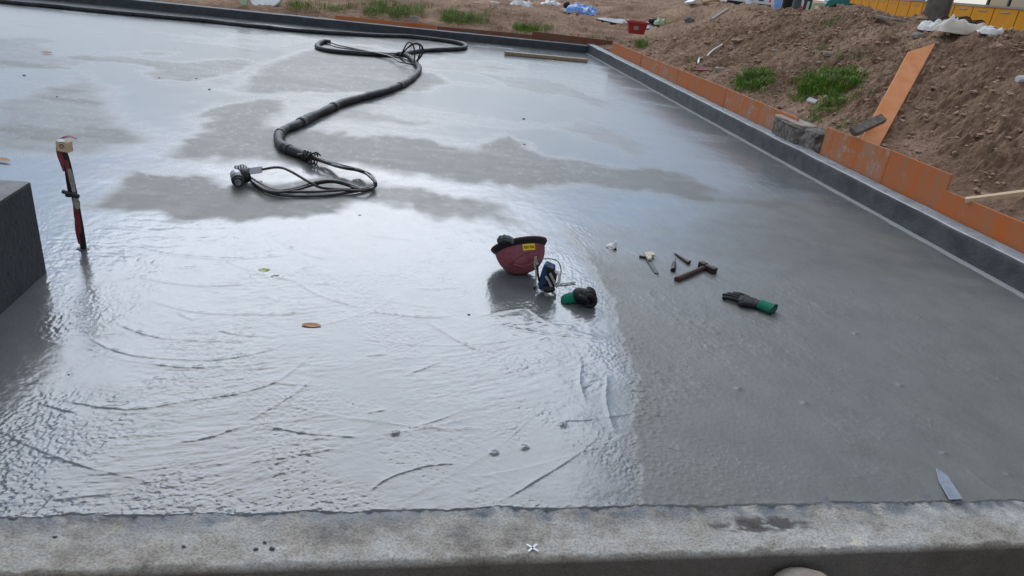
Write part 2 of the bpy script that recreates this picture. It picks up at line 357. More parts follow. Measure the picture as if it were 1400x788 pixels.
    for k, P in enumerate(arcs):
        P = [tuple(p[:2]) for p in spline([Vector((a, b, 0)) for a, b in P], 6)]
        x0 = min(p[0] for p in P)-.1; x1 = max(p[0] for p in P)+.1; y0 = min(p[1] for p in P)-.1; y1 = max(p[1] for p in P)+.1
        m = (X > x0) & (X < x1) & (Y > y0) & (Y < y1)
        if not m.any(): continue
        xs, ys = X[m], Y[m]
        d, par, sd = poly_dist(xs+.004*fbm(xs*20, ys*20, 2), ys+.004*fbm(xs*20+9, ys*20, 2), P)
        env = sstep(0, .2, par)*sstep(1, .8, par)*(.6+.8*np.abs(perlin(par*9+k*3.7, par*0+k)))
        s1 = d*sd
        h[m] += env*.0040*np.where(s1 > 0, np.exp(-np.maximum(s1, 0)/.016), np.exp(np.minimum(s1, 0)/.0035)) 
    # long overlapping float sweeps
    rq = random.Random(21)
    for k in range(90):
        cc = at(rq.uniform(120, 640), rq.uniform(275, 380)); Rk = rq.uniform(.35, 2.3); t0 = rq.uniform(-1.15, .7); sp_ = rq.uniform(.25, .9)
        if k % 5 == 4: continue
        dx, dy = X-cc.x, Y-cc.y; rad = np.hypot(dx, dy)+.01*fbm(X*3+k, Y*3, 2); s1 = (rad-Rk)*(1 if k % 2 else -1); th_ = np.arctan2(dx, -dy if k % 5 != 4 else dy)
        env = sstep(t0, t0+.12, th_)*sstep(t0+sp_, t0+sp_-.15, th_)*(np.abs(s1) < .12)*(.35+1.3*np.abs(fbm(th_*9+k, th_*0+k*2.3, 2)))
        a_k = rq.choice((.0010, .0014, .0018, .0028))
        h += env*leftm*nearm*a_k*np.where(s1 > 0, np.exp(-np.maximum(s1, 0)/rq.uniform(.010, .03)), np.exp(np.minimum(s1, 0)/.004))
    # swirl texture of the trowel on the near left
    c = at(330, 120); rr_ = np.hypot(X-c.x, (Y-c.y)); th = np.arctan2(X-c.x, c.y-Y)
    sw = fbm(rr_*40+1.6*fbm(X*2, Y*2, 2), th*64+1.2*fbm(X*3+9, Y*3, 2), 4, gain=.6)
    sw2 = fbm(rr_*9, th*3.2+5, 3)
    patchy = sstep(-.15, .3, fbm(X*1.3+8, Y*1.3, 3))
    h += leftm*nearm*(.0016*sw*(.10+.90*patchy)+.0012*sw2*patchy)
    fine = fbm(X*30+.8*fbm(X*5, Y*5, 2), Y*36, 4); ridged = 1-2*np.abs(fbm(X*13, Y*17+3, 3)); pm2 = sstep(-.25, .25, fbm(X*2.2+1, Y*2.2+6, 3))
    h += leftm*nearm*(.0005*fine*(.15+.85*pm2)+.0005*ridged*pm2+.0019*fbm(X*62, Y*62, 3, gain=.6)*(.10+.90*sstep(-.12, .3, fbm(X*1.9+11, Y*1.9, 3))))
    # pull marks on the right side (diagonal)
    a = R(-38); xr = X*math.cos(a)-Y*math.sin(a); yr = X*math.sin(a)+Y*math.cos(a)
    rgt = (1-leftm)
    pm = sstep(-.1, .35, fbm(X*1.7+3, Y*1.7+9, 3))
    h += rgt*nearm*(.0026*fbm(xr*30, yr*7, 4, gain=.6)*(.25+.75*pm)+.0017*fbm(xr*9+4, yr*2.5, 3)+.0006*fbm(X*50, Y*50, 3)+.0009*np.maximum(fbm(X*24+9, Y*24, 3)-.1, 0)*4*pm)
    cl = at(960, 640); h += .0035*np.exp(-(((X-cl.x)/.35)**2+((Y-cl.y)/.14)**2))*np.maximum(fbm(X*45, Y*45, 3), 0)
    # roughness of the finish and gentle undulation everywhere
    h += .0016*fbm(X*2.1, Y*2.1, 3)+.003*fbm(X*.45+5, Y*.45, 2)
    h += .0006*fbm(X*16, Y*12, 3)*(Y < 9)
    # groove left by a board near the front right
    gd = 0
    d2, p2, _ = poly_dist(X, Y, PX([(1325,645),(1345,662),(1385,690)])); h += .003*np.exp(-(d2/.008)**2)*(1-p2)
    for (qx, qy) in [(1290,622),(1378,650),(768,582),(716,613),(675,620),(540,594),(1100,553),(1230,528),(1010,533),(1170,458)]:
        q = at(qx, qy); d2 = np.hypot(X-q.x, Y-q.y); h += .006*np.exp(-(d2/.014)**2)*(1+.6*perlin(X*90, Y*90))
    # pushed-up mortar along the front beam, the kerb and round the block
    ed = Vc-VF; h += .0030*np.exp(-(ed/.016)**2)*np.maximum(fbm(X*26, Y*26, 3)+.2, 0)+.002; h -= .02*sstep(.004, -.008, ed-.018*fbm(Uc*4, Uc*0+3, 5)-.006*fbm(Uc*30, Uc*0+8, 2))
    er = UR-Uc; lip = np.exp(-(er/.05)**2); h += .004*lip; 
    sw_l = sstep(.06, .045, er+.012*fbm(Vc*3, Vc*0, 3)); dry = dry*(1-sw_l)
    # wet pit at left by the block
    fl = sstep(.35, .45, fbm(X*19+3*fbm(X*1.1, Y*1.1, 2), Y*30, 3)+.22*fbm(X*.9+5, Y*.9, 2))*sstep(3.9, 4.6, Y)*sstep(.5, .9, dry)*(Uc < 2.0)
    dry = np.clip(dry-.25*fl, 0, 1); pass
    dry = np.clip(dry+.10*fbm(X*9, Y*9, 3)+.14*fbm(X*1.2, Y*5, 4)*sstep(.3, .8, dry), 0, 1)
    drR = (.74+.22*np.exp(-np.maximum(s_, 0)/.6))*sstep(-.012, .018, s_+.012*fbm(X*9, Y*9, 3))*sstep(.02, .12, par_s)*(1-sstep(3.9, 4.7, Y)); dry = np.maximum(dry, drR*(1-gd)*(1-sw_l)+.10*fbm(X*3, Y*3, 4)*(drR > .2))
    lipm = .13*drR/.74+np.clip(sstep(.075, .05, er+.016*fbm(Vc*3, Vc*0, 3)), 0, 1)
    coarse = np.clip(.35+.65*(1-leftm)*nearm+.3*dry, 0, 1)
    nearl = leftm*nearm
    m = bpy.data.materials.new('fresh_wet_concrete'); m.use_nodes = True; nt = m.node_tree; b = nt.nodes['Principled BSDF']; N = nt.nodes.new; L = nt.links.new
    tc = N('ShaderNodeTexCoord')
    ad = N('ShaderNodeAttribute'); ad.attribute_name = 'dry'; ac = N('ShaderNodeAttribute'); ac.attribute_name = 'coarse'
    n1 = N('ShaderNodeTexNoise'); n1.inputs['Scale'].default_value = 5; n1.inputs['Detail'].default_value = 8; L(tc.outputs['Object'], n1.inputs['Vector'])
    n2 = N('ShaderNodeTexNoise'); n2.inputs['Scale'].default_value = 90; n2.inputs['Detail'].default_value = 4; L(tc.outputs['Object'], n2.inputs['Vector'])
    cw = N('ShaderNodeMix'); cw.data_type = 'RGBA'; cw.inputs[6].default_value = (.108, .115, .114, 1); cw.inputs[7].default_value = (.146, .141, .121, 1); L(ad.outputs['Fac'], cw.inputs[0])
    hs = N('ShaderNodeHueSaturation'); mr = N('ShaderNodeMapRange'); mr.inputs['From Min'].default_value = .3; mr.inputs['From Max'].default_value = .7; mr.inputs['To Min'].default_value = .86; mr.inputs['To Max'].default_value = 1.12
    L(n1.outputs['Fac'], mr.inputs['Value']); L(mr.outputs[0], hs.inputs['Value']); L(cw.outputs[2], hs.inputs['Color']); al = N('ShaderNodeAttribute'); al.attribute_name = 'lip'; ml = N('ShaderNodeMix'); ml.data_type = 'RGBA'; ml.inputs[7].default_value = (.38, .385, .37, 1); L(al.outputs['Fac'], ml.inputs[0]); L(hs.outputs[0], ml.inputs[6]); L(ml.outputs[2], b.inputs['Base Color'])
    ro = N('ShaderNodeMapRange'); ro.inputs['To Min'].default_value = .19; ro.inputs['To Max'].default_value = .44; L(ad.outputs['Fac'], ro.inputs['Value'])
    rn = N('ShaderNodeMath'); rn.operation = 'MULTIPLY_ADD'; rn.inputs[1].default_value = .14; L(n2.outputs['Fac'], rn.inputs[0]); L(ro.outputs[0], rn.inputs[2]); 
    r2 = N('ShaderNodeMath'); r2.operation = 'SUBTRACT'; r2.inputs[1].default_value = .07; L(rn.outputs[0], r2.inputs[0]); L(r2.outputs[0], b.inputs['Roughness'])
    sp = N('ShaderNodeMapRange'); sp.inputs['To Min'].default_value = .72; sp.inputs['To Max'].default_value = .16; L(ad.outputs['Fac'], sp.inputs['Value']); L(sp.outputs[0], b.inputs['Specular IOR Level'])
    n3 = N('ShaderNodeTexNoise'); n3.inputs['Scale'].default_value = 70; n3.inputs['Detail'].default_value = 4; L(tc.outputs['Object'], n3.inputs['Vector'])
    bp = N('ShaderNodeBump'); bp.inputs['Distance'].default_value = .0032; mc = N('ShaderNodeMath'); mc.operation = 'MULTIPLY'; mc.inputs[1].default_value = .38
    L(ac.outputs['Fac'], mc.inputs[0]); L(mc.outputs[0], bp.inputs['Strength']); L(n3.outputs['Fac'], bp.inputs['Height']); L(bp.outputs[0], b.inputs['Normal'])
    o = grid_mesh('concrete_slab', X, Y, h, m, {'dry': dry, 'coarse': coarse, 'lip': lipm}); tag(o, kind='structure')
slab()

# ------------------------------------------------------------------ beam in front, kerb, block
def rough_box_strip(name, c0, c1, prof, mats, mis, seg, amp, label, cat, freq=9):
    """sweep a closed profile (offset, z) from c0 to c1, with worn edges"""
    d = (c1-c0).normalized(); side = Vector((0, 0, 1)).cross(d)
    mb = MB(); n = len(prof); vs = []; fs = []; mi = []
    for k in range(seg+1):
        p = c0.lerp(c1, k/seg)
        for j, (o_, z_) in enumerate(prof):
            q = p+side*o_+Vector((0, 0, z_))
            w = mnoise.noise_vector(Vector((q.x*freq, q.y*freq, q.z*freq+j*.3)))*amp+mnoise.noise_vector(q*freq*4)*amp*.4
            vs.append(q+w)
    for k in range(seg):
        for j in range(n):
            a, b = k*n+j, k*n+(j+1) % n; fs.append((a, b, b+n, a+n)); mi.append(mis[j])
    mb.v = vs and [tuple(v) for v in vs]; mb.f = fs+[tuple(range(n-1, -1, -1)), tuple(seg*n+j for j in range(n))]; mb.mi = mi+[mis[0]]*2
    return tag(mb.build(name, mats, smooth=False), label, cat)

def beam():
    # top runs from the slab edge to a worn front arris
    e = at(700, 762, .0); wf = VF-uv_of(e)[1]
    nu, nw = 700, 34
    u = np.linspace(-3.6, 4.4, nu)
    prof = []   # (w, z) from back (under slab) over the top, then down the front
    for t in np.linspace(-.03, wf-.012, 22): prof.append((t, 0))
    prof += [(wf-.008, 0), (wf-.004, -.001), (wf-.001, -.004), (wf, -.010)]
    for t in np.linspace(-.03, -.40, 14): prof.append((wf+.003, t))
    W = np.array([p[0] for p in prof]); Zp = np.array([p[1] for p in prof])
    Ug, Wg = np.meshgrid(u, W, indexing='ij'); Zg = np.repeat(Zp[None, :], nu, 0)
    edge = np.exp(-((Wg-wf)/.02)**2)*(Zg > -.03)
    Wv = Wg+edge*.015*fbm(Ug*6, Ug*0+2, 5)+.002*fbm(Ug*20, Zg*20, 3)*(Zg < -.02)
    top = (Zg > -.005)
    Zv = Zg+top*(.0045*fbm(Ug*12, Wg*14, 5)+.0030*fbm(Ug*50, Wg*50, 3)-.005*sstep(.22, .36, fbm(Ug*19+5, Wg*19, 3))+.004*fbm(Ug*5, Wg*7, 3)) - edge*.012*np.maximum(fbm(Ug*9+3, Ug*0, 4), 0)
    Zv += np.exp(-((Wg)/.03)**2)*top*.004*np.maximum(fbm(Ug*24, Wg*24, 3), 0)
    # rough dark scab
    s1 = at(1045, 716); us, vs_ = uv_of(s1); sc_ = np.exp(-(((Ug-us)/.16)**2+((Wg-(VF-vs_))/.035)**2)); scab = sstep(.12, .5, sc_*(.75+1.6*fbm(Ug*16, Wg*40, 4)))
    s2 = at(140, 710); us2, vs2 = uv_of(s2); sc2 = np.exp(-(((Ug-us2)/.22)**2+((Wg-(VF-vs2))/.03)**2)); scab2 = sstep(.2, .8, sc2*(.6+1.6*fbm(Ug*30, Wg*30, 3)))
    Zv += scab*.004*fbm(Ug*60, Wg*60, 2)-scab*.003
    P = Ug[..., None]*np.array(Ud)+(VF-Wv)[..., None]*np.array(Vd)
    spl = np.clip(np.exp(-np.maximum(Wg, 0)/.042)*(.9+2.4*fbm(Ug*14, Wg*12, 4))+.9*sstep(.32, .4, fbm(Ug*60, Wg*60, 2))*np.exp(-np.maximum(Wg, 0)/.06), 0, 1)*top   # fresh splashes at the slab side
    m = bpy.data.materials.new('old_beam_concrete'); m.use_nodes = True; nt = m.node_tree; b = nt.nodes['Principled BSDF']; N = nt.nodes.new; L = nt.links.new
    tc = N('ShaderNodeTexCoord')
    n1 = N('ShaderNodeTexNoise'); n1.inputs['Scale'].default_value = 2.6; n1.inputs['Detail'].default_value = 10; n1.inputs['Roughness'].default_value = .72; L(tc.outputs['Object'], n1.inputs['Vector'])
    r1 = N('ShaderNodeValToRGB'); L(n1.outputs['Fac'], r1.inputs['Fac']); cr = r1.color_ramp
    cr.elements[0].position = .34; cr.elements[0].color = (.16, .14, .12, 1); cr.elements[1].position = .66; cr.elements[1].color = (.64, .56, .44, 1)
    e_ = cr.elements.new(.48); e_.color = (.40, .36, .305, 1); e_ = cr.elements.new(.6); e_.color = (.52, .50, .46, 1)
    n2 = N('ShaderNodeTexNoise'); n2.inputs['Scale'].default_value = 120; n2.inputs['Detail'].default_value = 3; L(tc.outputs['Object'], n2.inputs['Vector'])
    mx = N('ShaderNodeMix'); mx.data_type = 'RGBA'; mx.blend_type = 'MULTIPLY'; mx.inputs[0].default_value = .75
    r2 = N('ShaderNodeValToRGB'); r2.color_ramp.elements[0].position = .3; r2.color_ramp.elements[0].color = (.45, .45, .45, 1); r2.color_ramp.elements[1].position = .6; L(n2.outputs['Fac'], r2.inputs['Fac'])
    L(r1.outputs[0], mx.inputs[6]); L(r2.outputs[0], mx.inputs[7])
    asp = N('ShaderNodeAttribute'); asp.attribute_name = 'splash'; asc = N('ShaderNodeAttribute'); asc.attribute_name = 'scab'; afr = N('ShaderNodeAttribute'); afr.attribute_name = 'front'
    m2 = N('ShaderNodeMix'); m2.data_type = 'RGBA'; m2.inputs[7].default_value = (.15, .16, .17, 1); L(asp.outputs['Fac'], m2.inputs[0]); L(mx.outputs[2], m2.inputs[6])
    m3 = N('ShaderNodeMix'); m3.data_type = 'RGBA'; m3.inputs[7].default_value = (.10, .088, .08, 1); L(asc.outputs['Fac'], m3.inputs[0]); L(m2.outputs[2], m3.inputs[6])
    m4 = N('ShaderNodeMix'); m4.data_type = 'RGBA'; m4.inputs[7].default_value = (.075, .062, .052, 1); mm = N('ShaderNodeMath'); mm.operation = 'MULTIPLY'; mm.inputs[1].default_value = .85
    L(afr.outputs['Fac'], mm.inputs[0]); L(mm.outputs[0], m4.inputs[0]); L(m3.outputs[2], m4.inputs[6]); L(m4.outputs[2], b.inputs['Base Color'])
    rr = N('ShaderNodeMapRange'); rr.inputs['To Min'].default_value = .9; rr.inputs['To Max'].default_value = .35; L(asp.outputs['Fac'], rr.inputs['Value']); L(rr.outputs[0], b.inputs['Roughness'])
    b.inputs['Specular IOR Level'].default_value = .3
    bp = N('ShaderNodeBump'); bp.inputs['Strength'].default_value = .8; bp.inputs['Distance'].default_value = .005; L(n2.outputs['Fac'], bp.inputs['Height']); L(bp.outputs[0], b.inputs['Normal'])
    front = ((Zg < -.02)*1.0)  # front face darkened in the colour as shade on the unlit side
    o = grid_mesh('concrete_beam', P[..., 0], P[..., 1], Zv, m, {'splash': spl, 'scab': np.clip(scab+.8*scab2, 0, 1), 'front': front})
    tag(o, 'old weathered concrete edge beam across the bottom of the picture, with a white cross mark', 'concrete beam')
    # white cross chalked on the beam
    c = at(728, 749, .004); mb = MB()
    for sgn in (-1, 1):
        d = (Ud*1+Vd*(.9*sgn)).normalized(); mb.bar(c-d*.021, c+d*.021, .006, .002)
    mb.build('chalk_mark', MT['tag'], o)
    return o
beam()
def pebbles(pts, name, matl, label, cat, group=None):
    for i, (px, py, r, z) in enumerate(pts):
        mb = MB(); p = at(px, py, z); mb.ell(p+Vector((0, 0, r*.5)), r*1.2, r*.9, r*.7, nu=9, nv=6, jit=.25, seed=i); tag(mb.build(name, matl), label[i] if isinstance(label, list) else label, cat, group)

# kerb
KH_B = .155; KH_R = .185; KW = .16
def kerb():
    root = thing('concrete_kerb', S(UR, VB, 0), 'freshly rendered concrete kerb along the far and right edges of the wet slab', 'kerb')
    def strip(name, a, b, side, h, w, seg, mats):
        nu = seg; t = np.linspace(0, 1, nu)
        prof = [(0, -.15)]+[(0, z) for z in np.linspace(-.02, h-.012, 7)]+[(.004, h-.003), (.014, h)]+[(x, h) for x in np.linspace(.034, w-.01, 9)]+[(w, h-.006), (w, -.2)]
        mb = MB(); n = len(prof); L = (b-a).length
        for k in range(nu):
            p = a.lerp(b, t[k])
            for j, (o_, z_) in enumerate(prof):
                q = p+side*o_; nz = mnoise.noise(Vector((t[k]*L*2.2, j*.15, 3)))*.007+mnoise.noise(Vector((t[k]*L*14, j*.9, 7)))*.003
                lz = .006*math.sin((o_-.05)*90) if z_ > h-.001 and o_ > .02 else 0
                q = q+side*(nz if 0 < j < 9 else 0)+Vector((0, 0, z_+(nz*.6 if z_ > .05 else 0)+lz)); mb.v.append(tuple(q))
        for k in range(nu-1):
            for j in range(n-1):
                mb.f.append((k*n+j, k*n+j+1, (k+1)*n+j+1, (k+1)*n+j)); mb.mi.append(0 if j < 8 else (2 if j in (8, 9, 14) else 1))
        o = mb.build(name, mats, root, smooth=True); return o
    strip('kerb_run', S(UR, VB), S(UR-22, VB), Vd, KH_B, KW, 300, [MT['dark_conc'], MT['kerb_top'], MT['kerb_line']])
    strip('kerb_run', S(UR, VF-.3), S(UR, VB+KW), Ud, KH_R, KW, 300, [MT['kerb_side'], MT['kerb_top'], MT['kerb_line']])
kerb()
def block():
    c = at(65, 372); u, v = uv_of(c); top = at_vert(45, 248, c); h = top.z
    mb = MB(); mb.box(S(u-.45, v-.75, h/2-.05), .9, 1.5, h+.1, (Ud, Vd, Vector((0, 0, 1))))
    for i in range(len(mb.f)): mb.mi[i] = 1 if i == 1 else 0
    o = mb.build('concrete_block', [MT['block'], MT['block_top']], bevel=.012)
    tag(o, 'dark square cast concrete pedestal standing in the slab beside the taped stake', 'concrete block')
    for (a, b_, r) in [(.25, .22, .012), (.31, .3, .008), (.18, .16, .010), (.12, .20, .006), (.4, .1, .008), (.33, .14, .006), (.2, .31, .005)]:
        pass
block()

# ------------------------------------------------------------------ terrain
def terrain():
    C = []
    def D(px, py, Z): C.append(at_depth(px, py, Z))
    def H(px, py, z): C.append(at(px, py, z))
    # toe along the outside of the kerb on the right
    for k, z in ((-3, .30), (-1, .28), (1, .26), (3, .24), (5, .22), (7, .2), (9, .2), (11, .2), (12.8, .2)):
        C.append(S(UR+.28, VF+k, z))
    for u in range(-2, 24, 3): C.append(S(UR-u, VB+.3, .10)); C.append(S(UR-u, VB+1.6, .16))
    # crest of the near mound
    for px, py, Z in ((1600, 88, 5.6), (1500, 68, 6.6), (1400, 60, 7.6), (1330, 51, 8.4), (1260, 37, 9.6), (1200, 21, 10.6), (1150, 17, 11.6), (1100, 18, 12.6), (1050, 20, 13.6), (1000, 28, 14.6), (950, 37, 15.4), (900, 46, 16.2)): D(px, py, Z)
    # behind the crest
    for px, Z, z in ((1500, 9, 1.2), (1400, 10.5, .95), (1300, 12, 1.0), (1200, 14, 1.05), (1100, 16.5, .9), (1000, 18.5, .6), (920, 18.5, .2)):
        q = at_depth(px, 40, Z); C.append(Vector((q.x, q.y, z)))
    for px, Z, z in ((1500, 16, .5), (1400, 18, .5), (1300, 22, .5), (1200, 28, .4), (1100, 30, .4), (1000, 30, .4)):
        q = at_depth(px, 20, Z); C.append(Vector((q.x, q.y, z)))
    # middle of the slope, slightly bulging
    for px, py, Z in ((1300, 150, 6.7), (1200, 100, 8.3), (1100, 90, 9.9), (1000, 75, 12.0), (1390, 190, 5.8)): D(px, py, Z)
    # low ground and far heap
    for px, py, z in ((880, 45, .12), (840, 40, .12), (800, 30, .2), (740, 25, .35), (700, 18, .35), (640, 15, .4), (560, 8, .35), (480, 4, .3), (870, 34, .12), (820, 22, .15), (940, 40, .15)): H(px, py, z)
    for px, py, Z in ((850, 8, 25), (900, 2, 25), (950, 0, 24), (985, 6, 23), (920, 18, 22.5), (1005, 18, 20)): D(px, py, Z)
    for x, y, z in ((-30, 40, .4), (0, 45, .4), (30, 50, .4), (60, 40, .4), (-40, 10, .1), (45, 15, .5), (30, 5, 1.0), (20, -2, 1.1), (-20, -8, 0), (10, -8, .8), (0, 75, .4), (70, 80, .4), (-70, 80, .4)): C.append(Vector((x, y, z)))
    P = np.array([[c.x, c.y] for c in C]); Zc = np.array([c.z for c in C])
    def K(d): return d**2*np.log(d+1e-9)
    n = len(P); dd = np.hypot(P[:, None, 0]-P[None, :, 0], P[:, None, 1]-P[None, :, 1])
    Aa = np.zeros((n+3, n+3)); Aa[:n, :n] = K(dd)+np.eye(n)*.6; Aa[:n, n] = 1; Aa[:n, n+1:] = P; Aa[n, :n] = 1; Aa[n+1:, :n] = P.T
    w = np.linalg.solve(Aa, np.concatenate([Zc, np.zeros(3)]))
    def base(X, Y):
        z = w[n]+w[n+1]*X+w[n+2]*Y
        for i in range(n): z = z+w[i]*K(np.hypot(X-P[i, 0], Y-P[i, 1]))
        return z
    def full(X, Y, fine=True, zb=None):
        z = base(X, Y) if zb is None else zb; r = np.hypot(X, Y); far = sstep(35, 60, r); z = z*(1-far)+.4*far
        z = np.clip(z, -.2, 1.9)
        u = X*Ud.x+Y*Ud.y; v = X*Vd.x+Y*Vd.y
        onm = sstep(.05, .6, np.maximum(u-UR-.25, v-VB-.2))
        a = np.clip(.35+z*.7, .3, 1)
        z = z+onm*a*(.10*fbm(X*.9, Y*.9, 3)+.075*fbm(X*2.7+4, Y*2.7, 3))
        if fine: 
            bl = 1-np.abs(fbm(X*6+2, Y*6, 3))*2
            rg = sstep(-.3, .3, fbm(X*1.1+20, Y*1.1, 3)); z = z+onm*(.042*bl*(.4+.9*rg)+.048*fbm(X*9, Y*9, 3)*(.4+rg)+.016*(1-2*np.abs(fbm(X*17+6, Y*17, 3)))*(.3+rg)+.018*fbm(X*34, Y*34, 3)+.028*np.maximum(fbm(X*5+9, Y*5, 2), 0))
        ins = np.minimum(UR+KW+.045-u, VB+KW+.045-v)      # inside the slab footprint
        z = np.where(ins > 0, np.minimum(z, -.06-.5*sstep(0, .25, ins)), z)
        return z
    r = np.concatenate([np.exp(np.linspace(math.log(2.2), math.log(4.2), 60, endpoint=False)), np.exp(np.linspace(math.log(4.2), math.log(17), 760, endpoint=False)), np.exp(np.linspace(math.log(17), math.log(120), 260))])
    th = np.concatenate([np.linspace(R(-62), R(-4), 240, endpoint=False), np.linspace(R(-4), R(42), 760, endpoint=False), np.linspace(R(42), R(80), 120)])
    Rg, Tg = np.meshgrid(r, th, indexing='ij'); X = Rg*np.sin(Tg); Y = Rg*np.cos(Tg)-.3
    bi, bj = np.unique(np.r_[np.arange(0, len(r), 8), len(r)-1]), np.unique(np.r_[np.arange(0, len(th), 8), len(th)-1])
    B = base(X[np.ix_(bi, bj)], Y[np.ix_(bi, bj)]); B = np.stack([np.interp(np.arange(len(r)), bi, B[:, k]) for k in range(len(bj))], 1); B = np.stack([np.interp(np.arange(len(th)), bj, B[k]) for k in range(len(r))], 0)
    Z = full(X, Y, zb=B)
    m = bpy.data.materials.new('loose_soil'); m.use_nodes = True; nt = m.node_tree; b = nt.nodes['Principled BSDF']; N = nt.nodes.new; L = nt.links.new
    tc = N('ShaderNodeTexCoord'); n1 = N('ShaderNodeTexNoise'); n1.inputs['Scale'].default_value = .9; n1.inputs['Detail'].default_value = 7; n1.inputs['Roughness'].default_value = .6
    n2 = N('ShaderNodeTexNoise'); n2.inputs['Scale'].default_value = 22; n2.inputs['Detail'].default_value = 6; n2.inputs['Roughness'].default_value = .7
    for q in (n1, n2): L(tc.outputs['Object'], q.inputs['Vector'])
    r1 = N('ShaderNodeValToRGB'); L(n1.outputs['Fac'], r1.inputs['Fac']); r1.color_ramp.elements[0].position = .32; r1.color_ramp.elements[0].color = (.25, .158, .103, 1); r1.color_ramp.elements[1].position = .66; r1.color_ramp.elements[1].color = (.60, .41, .285, 1)
    r2 = N('ShaderNodeValToRGB'); L(n2.outputs['Fac'], r2.inputs['Fac']); r2.color_ramp.elements[0].position = .3; r2.color_ramp.elements[0].color = (.5, .48, .46, 1); r2.color_ramp.elements[1].position = .7; r2.color_ramp.elements[1].color = (1.15, 1.12, 1.1, 1)
    mx = N('ShaderNodeMix'); mx.data_type = 'RGBA'; mx.blend_type = 'MULTIPLY'; mx.inputs[0].default_value = 1; L(r1.outputs[0], mx.inputs[6]); L(r2.outputs[0], mx.inputs[7]); L(mx.outputs[2], b.inputs['Base Color'])
    b.inputs['Roughness'].default_value = 1; b.inputs['Specular IOR Level'].default_value = .1
    n3 = N('ShaderNodeTexNoise'); n3.inputs['Scale'].default_value = 26; n3.inputs['Detail'].default_value = 8; n3.inputs['Roughness'].default_value = .7; L(tc.outputs['Object'], n3.inputs['Vector'])
    bp = N('ShaderNodeBump'); bp.inputs['Strength'].default_value = 1; bp.inputs['Distance'].default_value = .07; L(n3.outputs['Fac'], bp.inputs['Height']); L(bp.outputs[0], b.inputs['Normal'])
    tag(grid_mesh('dirt_ground', X, Y, Z, m), kind='structure')
    g = MB(); g.add([(-1500, -1500, -.9), (1500, -1500, -.9), (1500, 1500, -.9), (-1500, 1500, -.9)], [(0, 1, 2, 3)]); tag(g.build('ground', m), kind='structure')
    return full, m
tz, soil = terrain()
def tzp(x, y): return float(tz(np.array([[x]]), np.array([[y]]))[0, 0])
def on_ground(px, py):
    """first hit of a pixel ray with the terrain"""
    d = ray(px, py).normalized(); ts = np.concatenate([np.linspace(2, 12, 900), np.linspace(12, 60, 1600)])
    X = d.x*ts; Y = d.y*ts; Zr = CAMH+d.z*ts; zz = tz(X[None, :], Y[None, :])[0]
    k = np.argmax(Zr < zz); 
    if not (Zr < zz).any(): k = len(ts)-1
    return Vector((X[k], Y[k], zz[k]))

# clods
def clods():
    mb = MB(); n = 0
    N = 22000
    pxs = rng.uniform(700, 1480, N); 
    us = rng.uniform(.2, 5.5, N); vs = VF+rng.uniform(.5, 15.5, N)
    X = Ud.x*(UR+us)+Vd.x*vs; Y = Ud.y*(UR+us)+Vd.y*vs; Z = tz(X[None, :], Y[None, :])[0]
    rr = random.Random(5)
    base = [Vector(v) for v in ((1, 0, 0), (-1, 0, 0), (0, 1, 0), (0, -1, 0), (0, 0, 1), (0, 0, -1), (.6, .6, .5), (-.6, .6, .5), (.6, -.6, .5), (-.6, -.6, .5))]
    fs = [(4, 6, 8), (4, 7, 6), (4, 9, 7), (4, 8, 9), (0, 8, 6), (2, 6, 7), (1, 7, 9), (3, 9, 8), (0, 6, 2), (2, 7, 1), (1, 9, 3), (3, 8, 0), (0, 2, 5), (2, 1, 5), (1, 3, 5), (3, 0, 5)]
    for i in range(N):
        s = .006+.032*rr.random()**5.5*(1.6 if rr.random() < .15 else 1)
        if rr.random() < .01: s *= 2.0
        a = rr.uniform(0, 6.28); ca, sa = math.cos(a), math.sin(a)
        k = (rr.uniform(.7, 1.5), rr.uniform(.6, 1.1), rr.uniform(.5, .9))
        vs_ = []
        for b in base:
            q = Vector((b.x*k[0], b.y*k[1], b.z*k[2]))*s*rr.uniform(.55, 1.35)
            vs_.append((X[i]+q.x*ca-q.y*sa, Y[i]+q.x*sa+q.y*ca, Z[i]+q.z+s*.15))
        mb.add(vs_, fs)
    tag(mb.build('soil_clods', MT['clod'], loc=(0, 0, 0)), kind='stuff')
clods()

